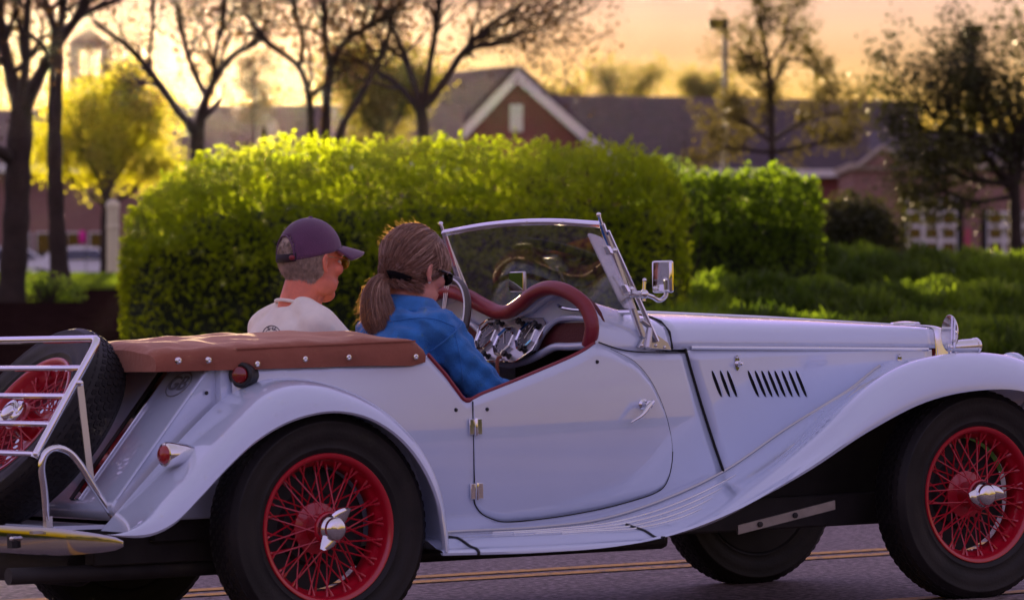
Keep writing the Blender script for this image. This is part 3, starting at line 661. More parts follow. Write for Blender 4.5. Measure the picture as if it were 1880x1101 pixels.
# ================================================================== THE OPEN CAR
car = empty('vintage_roadster', 'white open vintage roadster with red wire wheels and brown folded hood cover', 'car', CF)
def lin(x, k, v): return np.interp(x, k, v)
def spl(k, v):
    k = np.array(k, float); v = np.array(v, float); m = np.gradient(v, k)
    def f(x):
        x = np.clip(np.asarray(x, float), k[0], k[-1]); i = np.clip(np.searchsorted(k, x)-1, 0, len(k)-2); h = k[i+1]-k[i]; t = (x-k[i])/h
        return (2*t**3-3*t**2+1)*v[i]+(t**3-2*t**2+t)*h*m[i]+(-2*t**3+3*t**2)*v[i+1]+(t**3-t**2)*h*m[i+1]
    return f
Wb = spl([-.30, -.1, .2, .54, .8, 1.05, 1.25, 1.42, 1.8, 2.2, 2.56, 2.8], [.495, .53, .553, .560, .545, .508, .470, .432, .362, .286, .214, .17])
def S(x, z):
    "half width of the body skin"
    return Wb(x)+.012*np.sin(np.pi*np.clip((z-.28)/.55, 0, 1))-.02*np.clip((.42-z)/.14, 0, 1)**2*(x < 1.45)
def bs(u, v, off=0.0):
    "point of the near body skin seen at u, v"
    y = -.52
    for k in range(12):
        p = cy(u, v, y); y = -(float(S(p[0], p[2]))+off)
    return cy(u, v, y)
def skin(x, z, off=0.0, side=-1): return np.array([x, side*(float(S(x, z))+off), z])
def both(fn):
    for s in (-1, 1): fn(s)
def flip(V, s):
    V = np.array(V, float)
    if s > 0: V = V*np.array([1, -1, 1])
    return V
def fflip(F, s): return F if s < 0 else [tuple(reversed(q_)) for q_ in F]
# ---- body tub -----------------------------------------------------------
cut = [bs(u, v) for u, v in [(786, 652), (800, 668), (820, 691), (840, 718), (856, 736), (885, 724), (920, 710), (960, 694), (1000, 677), (1040, 660), (1072, 644), (1092, 630)]]
cx_ = [-.26, .30]+[p[0] for p in cut]; cz_ = [.80, .80]+[p[2] for p in cut]
seamz = [bs(u, v) for u, v in [(1099, 628), (1135, 640), (1167, 644), (1262, 646)]]
tx = cx_+[p[0] for p in seamz[1:]]; tz = cz_+[p[2] for p in seamz[1:]]
sg_ = [bs(u, v) for u, v in [(1258, 640), (1272, 690), (1290, 750), (1310, 812), (1328, 864)]][::-1]
def seamx(z): return np.interp(z, [p[2] for p in sg_], [p[0] for p in sg_])-.004
JX = [-.3, .36]; JZ = [.27, .285]
for u, v in [(835, 977), (1000, 968), (1100, 955), (1200, 925), (1330, 865), (1440, 790), (1550, 722), (1650, 660)]:
    p = bs(u, v); JX.append(p[0]); JZ.append(p[2])
zj = spl(JX+[2.45, 2.62, 2.85], JZ+[.745, .715, .56])
XE = float(seamx(.80))
def warp(x, z): return x+np.clip((x-1.1)/(XE-1.1), 0, 1)*(seamx(z)-XE)
def tub(s):
    xs = np.unique(np.concatenate([np.linspace(-.212, .36, 16), np.linspace(.36, .56, 22), np.linspace(.56, 1.08, 24), np.linspace(1.08, XE, 12)]))
    sec = []
    for x in xs:
        zt = np.interp(x, tx, tz); zb = min(zj(x), zt)-.02
        sec.append([flip(skin(warp(x, z), z), s) for z in np.linspace(zb, zt, 18)])
    v, f = loft(sec); return MB().add(v, fflip(f, s)).build('body_side', MAT['paint'], car, solid=.004)
both(tub)
# rear panel and floor
MB().add(*box((-.24, -.50, .36), (-.20, .50, .79))).build('rear_panel', MAT['paint'], car, smooth=False)
MB().add(*prism([(-.20, -.48, .30), (.9, -.48, .30), (1.34, -.36, .30), (1.34, .36, .30), (.9, .48, .30), (-.20, .48, .30)], (0, 0, .02))).build('floor', MAT['carpet'], car, smooth=False)
MB().add(*box((1.34, -.40, .33), (1.37, .40, .86))).build('bulkhead', MAT['carpet'], car, smooth=False)
# ---- doors --------------------------------------------------------------
low = [bs(u, v) for u, v in [(866, 900), (870, 922), (882, 941), (900, 951), (922, 957), (1000, 951), (1100, 934), (1165, 917), (1200, 905), (1218, 893), (1228, 872), (1233, 845), (1234, 828)]]
upp = [bs(u, v) for u, v in [(866, 734), (885, 725), (920, 711), (960, 695), (1000, 678), (1040, 661), (1072, 645), (1092, 632), (1120, 640), (1165, 664), (1195, 700), (1220, 755), (1231, 800), (1234, 826)]]
lx = [p[0] for p in low]; lz = [p[2] for p in low]; ux = [p[0] for p in upp]; uz = [p[2] for p in upp]
x0 = max(lx[0], ux[0])+.002; x1 = min(lx[-1], ux[-1])-.001
def door(s):
    xs = x0+(x1-x0)*np.sort(np.concatenate([np.linspace(0, 1, 46), np.linspace(0, .06, 10)[1:-1], np.linspace(.93, 1, 12)[1:-1]]))
    sec = []
    for x in xs:
        a, b = np.interp(x, lx, lz), np.interp(x, ux, uz)-.001
        sec.append([flip(skin(x, z, .0035), s) for z in np.linspace(a, max(a+.001, b), 16)])
    v, f = loft(sec); d = MB().add(v, fflip(f, s)).build('door', MAT['paint'], car, solid=.006)
    edge = [skin(x0, uz[0]-.004, .003)]+[skin(max(x, x0), z, .003) for x, z in zip(lx, lz)]
    g_ = MB().add(*tube(flip(cat(edge, 80), s), .0019, 6)).build('shut_line', MAT['gap'], d)
    edge2 = [skin(x, z, .0028) for x, z in zip(ux[8:], uz[8:])]
    MB().add(*tube(flip(cat(edge2, 40), s), .0008, 5)).build('shut_line', MAT['gap'], d)
    for (u, v) in ((870, 783), (872, 901)):
        p = bs(u, v); hg = MB()
        for (dx, w2) in ((-.012, .009), (.013, .010)):
            hg.add(*obox(flip(skin(p[0]+dx, p[2], .007), s), (w2, 0, 0), (0, .004, 0), (0, 0, .023)))
        hg.add(*tube(flip([skin(p[0], p[2]-.026, .013), skin(p[0], p[2]+.026, .013)], s), .006, 10))
        hg.build('hinge', MAT['chrome'], d, bevel=.0015)
    # outside handle
    p = bs(1178, 742); q_ = bs(1147, 775)
    h = MB().add(*lathe([(0, .0), (.017, 0), (.017, .006), (.010, .012), (.009, .034), (.012, .040), (0, .044)], flip(skin(p[0], p[2], .004), s), (0, s, 0), 20))
    pa_, pb2 = skin(p[0]+.018, p[2]+.008, .040), skin(q_[0], q_[2], .034)
    pm = skin((p[0]*.5+q_[0]*.5), (p[2]+q_[2])/2-.006, .046)
    h.add(*tube(flip(cat([pa_, skin(p[0], p[2], .045), pm, pb2], 16), s), np.interp(np.linspace(0, 1, 16), [0, .2, .6, 1], [.006, .0085, .0065, .003]), 10))
    h.build('door_handle', MAT['chrome'], d)
    for (u, v) in ((893, 751), (1095, 664)):
        p = bs(u, v); MB().add(*lathe([(0, .006), (.003, .006), (.0055, .003), (.006, 0)], flip(skin(p[0], p[2], .0035), s), (0, s, 0), 12)).build('stud', MAT['black'], d)
both(door)
for (u, v) in ((837, 752), (379, 721)):
    if u > 500: p = bs(u, v)
    else: p = cy(u, v, -.474)
    MB().add(*lathe([(0, .006), (.003, .006), (.0055, .003), (.006, 0)], p, (0, -1, 0), 12)).build('stud', MAT['black'], car)
# red piping of the cockpit edge
edge = [skin(p[0], p[2]+.002, -.004) for p in cut]
both(lambda s: MB().add(*tube(flip(cat(edge, 70), s), np.concatenate([np.full(20, .008), np.full(50, .0055)]), 8)).build('cockpit_piping', MAT['redleather'], car))
# inner door trim, seats
def trim(s):
    sec = []
    for x in np.linspace(.30, 1.06, 20):
        zt = np.interp(x, tx, tz)-.006; sec.append([flip(skin(x, z, -.016), s) for z in np.linspace(.33, zt, 8)])
    MB().add(*loft(sec)).build('door_trim', MAT['interior'], car)
both(trim)
for s in (-1, 1):
    S_ = []
    for z in np.linspace(.40, .80, 8):
        x = .30-.10*(z-.4)
        a = np.linspace(0, 2*np.pi, 20, endpoint=False); S_.append([(x+.055*np.cos(t)*(1 if z < .75 else .8), s*.255+.20*np.sign(np.sin(t))*abs(np.sin(t))**.5, z) for t in a])
    st = MB().add(*loft(S_, True, True)).build('seat_back', MAT['interior'], car)
    MB().add(*box((.30, s*.255-.20, .36), (.80, s*.255+.20, .47))).build('seat_cushion', MAT['interior'], car, bevel=.03)
# ---- scuttle with twin humps -------------------------------------------
h0 = [(-.506, .795), (-.510, .85), (-.492, .915), (-.43, .972), (-.345, .998), (-.27, .998), (-.18, .968), (-.09, .925), (0, .910)]
zb_ = lambda x: float(np.interp(x, [1.33, 1.6, 2.05, 2.57, 2.67], [.930, .920, .896, .861, .845]))
def bon(x, n):
    w_ = float(S(x, .81)); zh = float(np.interp(x, [1.37, 2.52], [.806, .785])); c = zb_(x)
    P = [(-w_, zh), (-w_*.995, zh+.025), (-w_*.955, zh+.062), (-w_*.84, zh+.062+(c-zh-.062)*.45), (-w_*.5, zh+.062+(c-zh-.062)*.80), (0, c)]
    return cat(np.array(P), n)
A0 = cat(np.array(h0), 26)
SX = np.linspace(1.045, 1.366, 16); SEC = []
for x in SX:
    t = (x-1.045)/(1.366-1.045); tt = t**.75
    half = A0*(1-tt)+bon(1.366, 26)*tt
    half[:, 0] = half[:, 0]*np.interp(half[:, 1], [.8, .92], [float(S(x, .82))/(float(S(1.045, .82))*(1-tt)+float(S(1.366, .82))*tt), 1])
    sec = np.vstack([half, half[-2::-1]*np.array([-1, 1])])
    SEC.append([(x, y, z) for y, z in sec])
MB().add(*loft(SEC)).build('scuttle', MAT['paint'], car, solid=.004)
seam = [bs(u, v, .0015) for u, v in [(1099, 628), (1135, 640), (1167, 645), (1262, 647)]]
both(lambda s: MB().add(*tube(flip(cat(seam, 24), s), .0018, 5)).build('scuttle_seam', MAT['gap'], car))
# ---- bonnet -------------------------------------------------------------
BX = np.linspace(1.374, 2.575, 30)
sec = []
for x in BX:
    h_ = bon(x, 18); full = np.vstack([h_, h_[-2::-1]*np.array([-1, 1])]); sec.append([(x, y, z) for y, z in full])
bt = MB().add(*loft(sec)).build('bonnet_top', MAT['paint'], car, solid=.003)
MB().add(*tube([(x, 0, zb_(x)+.001) for x in BX[1:]], .005, 8)).build('centre_hinge', MAT['chrome'], bt)
def bside(s):
    sec = []
    for k, x in enumerate(np.linspace(0, 1, 26)):
        col = []
        for z_ in np.linspace(0, 1, 14):
            zt = float(np.interp(1.37+1.2*x, [1.37, 2.57], [.803, .781])); xx = 1.38+1.17*x; zz = None
            for it in range(3):
                zl = float(zj(xx))-.02; zz = zl+(zt-zl)*z_; xs_ = float(seamx(zz))+.010; xx = xs_+(2.555-xs_)*x
            col.append(flip(skin(xx, zz, .001), s))
        sec.append(col)
    v, f = loft(sec); o = MB().add(v, fflip(f, s)).build('bonnet_side', MAT['paint'], car, solid=.003)
    # hinge moulding
    a, b = bs(1268, 638, .004), bs(1704, 641, .004)
    P = [np.array([x, -(float(S(x, .8))+.003), float(np.interp(x, [a[0], b[0]], [a[2], b[2]]))]) for x in np.linspace(a[0], b[0], 20)]
    MB().add(*tube(flip(P, s), .0062, 8)).build('hinge_moulding', MAT['chrome'], o)
    lv0 = [(1316, 1348), (1331, 1357), (1345, 1366)] if False else None
    tops = [1308, 1323, 1336]+[1374, 1387, 1399, 1411, 1423, 1436, 1449, 1462]
    for k, ut in enumerate(tops):
        pt = bs(ut, 679, .001); pb2 = bs(ut+(18 if k < 3 else 20), 729, .001)
        n_ = 9; c_ = []
        for t in np.linspace(0, 1, n_):
            p = pt*(1-t)+pb2*t; wdt = .0075*math.sin(math.pi*min(max(t, .03), .97))**.35; off = .008*math.sin(math.pi*t)**.4+.001
            c_.append([p+[wdt*1.2, 0, 0], p+[wdt*.7, -off*.85, 0], p+[wdt*.1, -off, 0], p+[-wdt*.35, -off*.95, 0]])
        v, f = loft(c_); lo = MB().add(flip(v, s), fflip(f, s)).build('louvre', MAT['paint'], o, sharp=60)
        sl = []
        for t in np.linspace(.03, .97, n_):
            p = pt*(1-t)+pb2*t; sl.append([p+[-.0115*math.sin(math.pi*t)**.3, -.0022, 0], p+[.003, -.0022, 0]])
        v, f = loft(sl); MB().add(flip(v, s), fflip(f, s)).build('louvre_slot', MAT['gap'], lo, smooth=False)
    for (u, v) in ((1352, 666), (1650, 663)):
        p = bs(u, v, .002)
        m_ = MB(); e = [(p[0]+.009*math.cos(t)*(1 if abs(math.sin(t)) < .9 else .8), p[1]-.001, p[2]+.024*math.sin(t)) for t in np.linspace(0, 2*np.pi, 20, endpoint=False)]
        m_.add(*prism(e, (0, -.004, 0))); m_.add(*lathe([(.010, 0), (.010, .008), (.007, .010), (.006, .022), (.0, .024)], p+np.array([.003, -.003, -.003]), (0, -1, 0), 14)); m_.add(*ball(p+np.array([0, -.006, .017]), .004, 8, 6))
        m_.v = [tuple(q_) for q_ in flip(m_.v, s)]; m_.build('bonnet_catch', MAT['chrome'], o)
    gp = [bs(u, v, .002) for u, v in [(1258, 640), (1272, 690), (1290, 750), (1310, 812), (1328, 864)]]
    tp = [np.array([1.370, y, z]) for y, z in bon(1.370, 10)+np.array([0, .0015])]
    path = cat(np.array(gp), 30)
    MB().add(*tube(flip(path, s), .0042, 6)).build('bonnet_seal', MAT['gap'], car)
    MB().add(*tube(flip(tp, s), .0045, 6)).build('bonnet_seal', MAT['gap'], car)
both(bside)
# ---- radiator shell, cap ------------------------------------------------
sec = []
for x, k, dz in ((2.577, 1.0, .004), (2.60, 1.0, .004), (2.64, .985, -.002), (2.675, .94, -.018), (2.69, .86, -.04)):
    h_ = bon(2.575, 14); h_ = np.vstack([[(-float(S(2.575, .6))-.01, .45), (-float(S(2.575, .7))-.006, .62)], h_])
    full = np.vstack([h_, h_[-2::-1]*np.array([-1, 1])]); sec.append([(x, y*k, (z-.62)*k+.62+dz) for y, z in full])
MB().add(*loft(sec)).build('radiator_shell', MAT['chrome'], car, solid=.004)
gr = MB()
for y in np.linspace(-.16, .16, 15): gr.add(*obox((2.665, y, .64), (.012, 0, 0), (0, .003, 0), (0, 0, .17)))
gr.build('grille_slats', MAT['spokered'], car)
rc = cy(1657, 597, 0)
MB().add(*lathe([(.030, -.02), (.030, -.006), (.050, -.004), (.052, .004), (.046, .010), (.02, .013), (0, .014)], (rc[0]+.01, 0, rc[2]+.0), (0, 0, 1), 8)).build('radiator_cap', MAT['chrome'], car, sharp=25)
# ---- front wings with running boards ------------------------------------
zC = spl([.34, .9, 1.15, 1.262, 1.40, 1.53, 1.66, 1.78, 1.945, 2.093, 2.288, 2.419, 2.595, 2.76, 2.88, 2.93], [.275, .270, .270, .286, .330, .396, .470, .545, .663, .735, .769, .771, .740, .655, .52, .42])
zL = spl([.34, .696, .95, 1.122, 1.384, 1.651, 1.905, 2.119, 2.335, 2.51, 2.68, 2.80, 2.86], [.237, .229, .234, .252, .322, .427, .549, .627, .656, .646, .585, .47, .38])
def wing_pts(x):
    ZJ = float(zj(x)); ZC = float(zC(x)); ZL = float(zL(x)); YJ = -(float(S(min(x, 2.6), ZJ))-.006)
    v_ = .020*math.exp(-((x-1.72)/.30)**2)
    if x < 1.25: ZC = min(ZC, ZJ-.008)
    yc = -.650
    J = (YJ, ZJ); Va = (YJ*.62+yc*.38, .62*ZJ+.38*ZC-v_); Vb = (YJ*.28+yc*.72, .25*ZJ+.75*ZC-v_*.5)
    return [J, Va, Vb, (yc, ZC), (-.705, ZC-.018-.10*(ZC-ZL)), (-.737, ZC-.55*(ZC-ZL)-.008), (-.744, ZL), (-.738, ZL-.004), (-.728, ZL+.004)]
def fwing(s):
    sec = []
    for x in np.concatenate([np.linspace(.345, 1.0, 12)[:-1], np.linspace(1.0, 2.86, 56)]):
        P = cat(np.array(wing_pts(x)), 30); sec.append([flip((x, y, z), s) for y, z in P])
    v, f = loft(sec); o = MB().add(v, fflip(f, s)).build('front_wing', MAT['paint'], car, sharp=50)
    for x in (.452, 1.106):
        P = cat(np.array(wing_pts(x)), 40)[12:38]; xs_ = x-.004+.018*np.linspace(0, 1, len(P))**.7
        MB().add(*tube(flip([(xx, y-.0005, z+.0008) for xx, (y, z) in zip(xs_, P)], s), .0052, 6)).build('joint_strip', MAT['black'], o)
    for k, (t, xa, xb) in enumerate(((5, .62, 1.585), (8, .68, 1.50), (11, .74, 1.43), (14, .82, 1.36))):
        path = []
        for x in np.linspace(xa, xb, 30):
            P = cat(np.array(wing_pts(x)), 30); path.append((x, P[t][0], P[t][1]+.002))
        MB().add(*tube(flip(path, s), np.interp(np.linspace(0, 1, 30), [0, .9, 1], [.0028, .0034, .001]), 6)).build('tread_strip', MAT['chrome'], o)
    # piping between wing and body
    path = [(x, -(float(S(x, float(zj(x))))+.001), float(zj(x))+.003) for x in np.linspace(.45, 2.3, 60)]
    MB().add(*tube(flip(path, s), .0042, 6)).build('wing_piping', MAT['brushed'], o)
    return o
fw = [fwing(s) for s in (-1, 1)]
# headlamp pods, side lamps
for s, o in zip((-1, 1), fw):
    MB().add(*lathe([(0, -.24), (.03, -.22), (.06, -.17), (.085, -.09), (.092, -.02), (.092, .03), (.098, .035), (.098, .05), (.09, .055)], (2.70, s*.40, .668), (1, 0, 0), 28)).build('headlamp', MAT['paint'], o)
    MB().add(*lathe([(.089, .04), (.07, .065), (.03, .078), (0, .08)], (2.70, s*.40, .668), (1, 0, 0), 28)).build('headlamp_lens', MAT['glass'], o)
    p = cy(1768, 636, -.585)
    pr = [(0, -.060), (.010, -.058), (.017, -.045), (.021, -.02), (.023, .0), (.0235, .045), (.026, .046), (.026, .054), (.022, .060), (0, .066)]
    MB().add(*lathe(pr, flip(p, s), (1, 0, .03), 22)).build('side_lamp', MAT['chrome'], o)
    MB().add(*obox(flip(p+np.array([-.01, 0, -.026]), s), (.03, 0, 0), (0, .011, 0), (0, 0, .010))).build('lamp_foot', MAT['chrome'], o, bevel=.004)
p = cy(1744, 612, -.585)
nrm = unit(np.array([-.92, -.38, .04])); tng = unit(np.cross([0, 0, 1], nrm)); upv = np.cross(nrm, tng)
wm = MB().add(*loft([ring(p+nrm*d, tng, upv, a, b, 28) for a, b, d in ((.0001, .0001, -.016), (.018, .034, -.014), (.029, .0555, -.005), (.0315, .0595, .001), (.030, .058, .004))], True)).build('wing_mirror', MAT['chrome'], fw[0])
MB().add(*loft([ring(p+nrm*.0032, tng, upv, a, b, 28) for a, b in ((.0300, .0575), (.0001, .0001))], True)).build('mirror_glass', MAT['mirror'], wm)
MB().add(*tube([p-upv*.055, p-upv*.075+np.array([.004, 0, 0])], .007, 8)).build('mirror_stem', MAT['chrome'], wm)
# ---- rear wings ---------------------------------------------------------
crown = np.array([cy(u, v, float(np.interp(u, [380, 600], [-.50, -.655])))[[0, 2]] for u, v in [(188, 974), (210, 948), (250, 902), (300, 845), (350, 790), (400, 746), (450, 716), (510, 700), (570, 699), (630, 712), (690, 743), (740, 788), (775, 838), (796, 890), (806, 950), (812, 1012)]])
lipp = np.array([cy(u, v, -.745)[[0, 2]] for u, v in [(190, 981), (230, 985), (275, 983), (320, 962), (370, 912), (420, 858), (475, 808), (540, 772), (610, 757), (670, 766), (718, 792), (757, 830), (786, 876), (805, 925), (814, 975), (818, 1013)]])
cr_ = cat(crown, 60); lp_ = cat(lipp, 60)
def rwing(s):
    sec = []
    for k in range(60):
        C_, L_ = cr_[k], lp_[k]; d_ = L_-C_; t = k/59; yin = -.49 if t < .93 else -.54
        e = min(1, .15+t*6) if t < .15 else 1
        kk = float(np.interp(t, [.3, .6], [.0, 1.])); P = [(yin, C_-.14*d_*kk), (-.55, C_-.11*d_*kk), (-.60, C_-.07*d_*kk+.03*d_*(1-kk)), (-.655, C_+.02*d_+.08*d_*(1-kk)), (-.700, C_+.20*d_), (-.730, C_+.48*d_), (-.743, C_+.80*d_), (-.746, L_), (-.740, L_+.02*d_), (-.728, L_-.02*d_)]
        Q = cat(np.array([(y, q_[0], q_[1]) for y, q_ in P]), 26)
        sec.append([flip((x, y, z), s) for y, x, z in Q])
    v, f = loft(sec); o = MB().add(v, fflip(f, s)).build('rear_wing', MAT['paint'], car, sharp=50)
    return o
rw = [rwing(s) for s in (-1, 1)]
# tail lamp
for s, o in zip((-1, 1), rw):
    p = cy(320, 834, -.60); ax = unit(np.array([-1, -.12 if s < 0 else .12, .02]))
    q_ = flip(p, s)
    MB().add(*lathe([(0, -.085), (.012, -.08), (.024, -.06), (.032, -.03), (.035, 0), (.0355, .028), (.033, .034), (.028, .035)], q_, ax, 26)).build('tail_lamp', MAT['chrome'], o)
    MB().add(*lathe([(.0275, .034), (.026, .040), (.018, .046), (0, .049)], q_, ax, 24)).build('tail_lens', MAT['lens'], o)
# round reflector on its rubber mount
p = bs(443, 688); ax = unit(np.array([-.75, -.62, .05]))
MB().add(*lathe([(.038, -.05), (.038, .0), (.036, .012), (.029, .017), (.025, .016)], p+np.array([.0, -.004, 0]), ax, 26)).build('reflector_mount', MAT['black'], car)
MB().add(*lathe([(.024, .013), (.022, .019), (.012, .023), (0, .0235)], p+np.array([-.001, -.004, 0])+ax*.002, ax, 24)).build('reflector', MAT['reflex'], car)
# ---- fuel tank ----------------------------------------------------------
tk = [(-.205, .792), (-.262, .790), (-.585, .405), (-.55, .36), (-.205, .36)]
def roundpoly(P, r, n=5):
    P = np.array(P, float); out = []
    for i in range(len(P)):
        a, b, c = P[i-1], P[i], P[(i+1) % len(P)]; u_, w_ = unit(a-b), unit(c-b)
        for t in np.linspace(0, 1, n): out.append((1-t)**2*(b+u_*r)+2*t*(1-t)*b+t*t*(b+w_*r))
    return np.array(out)
tp_ = roundpoly(tk, .02)
tank = MB().add(*prism([(x, -.468, z) for x, z in tp_], (0, .936, 0))).build('fuel_tank', MAT['paint'], car, bevel=.006)
dn = unit(np.array([-.323, 0, -.385])); nr = np.array([-.766, 0, .643])       # down the slope / out of it
t0 = np.array([-.262, 0, .790])
for y in (-.245, .245):
    MB().add(*obox(t0+np.array([0, y, 0])+dn*.245+nr*.004, dn*.24, (0, .014, 0), nr*.004)).build('tank_strap', MAT['chrome'], tank, bevel=.002)
    MB().add(*obox(t0+np.array([0, y+.030, 0])+dn*.245+nr*.004, dn*.24, (0, .012, 0), nr*.0045)).build('tank_strap', MAT['black'], tank)
# inset end panel moulding
MB().add(*tube([t0+np.array([.0, -.469, -.004])+dn*a for a in np.linspace(.01, .47, 8)], .0035, 6)).build('tank_bead', MAT['paint'], tank)
# country badge
bc = t0+np.array([0, -.365, 0])+dn*.062+nr*.001
e1 = np.array([0, -1., 0]); e2 = -dn
mb = MB(); rr = ring(bc, e1, e2, .060, .043, 40); mb.add(*tube(np.vstack([rr, rr[:2]]), .0024, 6, False)); mb.build('badge_ring', MAT['emboss_shade'], tank)
MB().add(*prism(ring(bc, e1, e2, .059, .042, 36), nr*.0012)).build('badge_plate', MAT['paint'], tank)
def text_mesh(txt, size, ext, name, m, parent, C, ex, ey, en, squash=1.0, bold=0.0):
    cu_ = bpy.data.curves.new(name, 'FONT'); cu_.body = txt; cu_.size = size; cu_.extrude = ext; cu_.align_x = 'CENTER'; cu_.align_y = 'CENTER'; cu_.offset = bold
    ob = bpy.data.objects.new(name, cu_); COL.objects.link(ob); dg = bpy.context.evaluated_depsgraph_get()
    me = bpy.data.meshes.new_from_object(ob.evaluated_get(dg)); bpy.data.objects.remove(ob)
    n = len(me.vertices); co = np.empty(n*3); me.vertices.foreach_get('co', co); co = co.reshape(-1, 3)
    me.vertices.foreach_set('co', (np.asarray(C)+np.outer(co[:, 0]*squash, ex)+np.outer(co[:, 1], ey)+np.outer(co[:, 2], en)).ravel())
    me.materials.append(m); me.update(); o = bpy.data.objects.new(name, me); return link(o, parent)
text_mesh('GB', .072, .002, 'badge_letters', MAT['emboss_shade'], tank, bc+nr*.003, -e1*-1.0, e2, nr, 1.15)
# ---- hood cover ---------------------------------------------------------
g = np.random.default_rng(11)
sec = []
TXs = np.concatenate([[-.405, -.40, -.385], np.linspace(-.36, .33, 36), [.355, .378, .394, .402]])
for x in TXs:
    w_ = float(S(max(x, -.26), .79))+.012 if x > -.26 else .505-.9*(-.26-x)**1.2
    zt = float(np.interp(x, [-.405, -.38, -.2, 0, .2, .33, .37, .402], [.84, .858, .868, .876, .880, .880, .872, .845]))
    zs = float(np.interp(x, [-.4, -.1, .2, .36, .402], [.782, .783, .784, .780, .790]))
    ze = zt-float(np.interp(x, [-.4, .3, .402], [.022, .030, .022]))
    wr = .0035*math.sin(x*31+1)+.002*math.sin(x*67)
    P = [(-w_-.001, zs), (-w_-.005-wr*.3, zs+.3*(ze-zs)), (-w_-.004+wr*.3, zs+.7*(ze-zs)), (-w_+.003, ze-.004), (-w_+.016, ze+.006), (-w_+.06, ze+.014+wr), (-.36, zt-.006-wr), (-.2, zt+.004), (-.07, zt+.006+wr), (.1, zt+.004), (.3, zt-.002), (w_-.06, ze+.014), (w_-.003, ze), (w_+.004, zs+.5*(ze-zs)), (w_+.001, zs)]
    sec.append([(x, y, z) for y, z in cat(np.array(P), 60)])
v, f = loft(sec); n = 60
v = np.array(v); vx = v.reshape(len(TXs), n, 3)
vx[:, :, 2] += (.0022*np.sin(vx[:, :, 0]*15+vx[:, :, 1]*19+2*np.sin(vx[:, :, 0]*7))+.0012*np.sin(vx[:, :, 0]*37-vx[:, :, 1]*11))*(vx[:, :, 2] > .838)
vx[:, :, 1] += .0028*np.sin(vx[:, :, 0]*44+3*np.sin(vx[:, :, 0]*13))*(np.abs(vx[:, :, 1]) > .48)*np.clip((.835-vx[:, :, 2])/.03, 0, 1)
mb = MB(); mb.add(v, f)
mb.f.append(tuple(range(n))); mb.f.append(tuple((len(TXs)-1)*n+j for j in range(n-1, -1, -1)))
hc = mb.build('hood_cover', MAT['vinyl'], car, sharp=70)
# welt along the edge and a dark fold
path = [(x, -float(S(max(x, -.26), .79))-.010, float(np.interp(x, [-.2, .3, .38], [.842, .852, .852]))) for x in np.linspace(-.20, .37, 40)]
MB().add(*tube(path, .003, 6)).build('welt', MAT['vinyl'], hc)
for (u, v_) in [(328, 662), (383, 661), (472, 668), (560, 659), (640, 656), (763, 655)]:
    y_ = -.53
    for k in range(8): p = cy(u, v_, y_); y_ = -(float(S(max(p[0], -.26), .79))+.016)
    MB().add(*lathe([(0, .004), (.004, .0055), (.006, .004), (.0085, .004), (.0095, .001), (.0095, -.004)], p, (-.1, -1, 0), 16)).build('snap_fastener', MAT['chrome'], hc)
MB().add(*lathe([(.018, -.01), (.018, .004), (.012, .007), (0, .008)], cy(353, 671, -.43), (0, 0, 1), 16)).build('filler_cap', MAT['chrome'], car)
# ---- cockpit roll, dash -------------------------------------------------
DX = 1.052
rp = [cx(u, v, DX) for u, v in [(1087, 634), (1093, 600), (1084, 565), (1064, 541), (1030, 528), (997, 536), (965, 558), (940, 572), (915, 568), (890, 552), (862, 536)]]
rp = [p for p in rp]; yz = [(p[1], p[2]) for p in rp]
half = [q_ for q_ in yz if q_[0] < -.02]; half = half+[(0, half[-1][1]-.002)]
full = half+[(-y, z) for y, z in half[-2::-1]]
path = [(DX-.012+.02*max(0, z-.93)/.08*-1, y, z) for y, z in full]
rl_ = MB().add(*tube(cat(path, 90), .0225, 16)).build('cockpit_roll', MAT['redleather'], car)
rb = cat(path, 90)+np.array([.022, 0, .008]); rb = rb[(np.abs(rb[:, 1]) < .34)]; MB().add(*tube(rb, .010, 10)).build('roll_bead', MAT['redleather'], rl_)
# dash board: plate following the humps, body coloured, with cubbies and instrument panel
dl = [cx(u, v, 1.075) for u, v in [(1094, 634), (1050, 636), (1022, 637), (1000, 648), (975, 660), (940, 668)]]
low_ = [(p[1], p[2]) for p in dl]; low_ = [q_ for q_ in low_ if q_[0] < -.01]+[(0, low_[-1][1])]
lowf = low_+[(-y, z) for y, z in low_[-2::-1]]
top_ = [(y*.97, z-.015) for y, z in full]
poly = [(1.09, y, z) for y, z in cat(np.array(lowf), 30)]+[(1.09, y, z) for y, z in cat(np.array(top_), 40)[::-1]]
db = MB().add(*prism(poly, (.012, 0, 0))).build('dashboard', MAT['interior'], car)
MB().add(*tube([(1.068, y, z) for y, z in cat(np.array(lowf), 60)], .013, 10)).build('dash_rail', MAT['paint'], db)
up_ = [(p[1], p[2]) for p in [cx(u, v, 1.08) for u, v in [(1092, 586), (1050, 583), (1024, 588), (1000, 612), (985, 640)]]]
MB().add(*tube([(1.075, y, z) for y, z in cat(np.array(up_), 26)], .010, 8)).build('dash_rail', MAT['paint'], db)
MB().add(*tube([(1.075, -y, z) for y, z in cat(np.array(up_), 26)], .010, 8)).build('dash_rail', MAT['paint'], db)
tl = [(p[1], p[2]) for p in [cx(u, v, 1.08) for u, v in [(1060, 556), (1000, 566), (960, 584), (930, 592)]]]
# upper crash face (body colour) above the instrument panel
S_ = []
for y in np.linspace(-.46, .46, 40):
    zt = float(np.interp(y, [a for a, _ in top_], [b for _, b in top_])); S_.append([(1.088, y, .895), (1.088, y, max(zt, .9))])
MB().add(*loft(S_)).build('dash_upper', MAT['paint'], db, smooth=False)
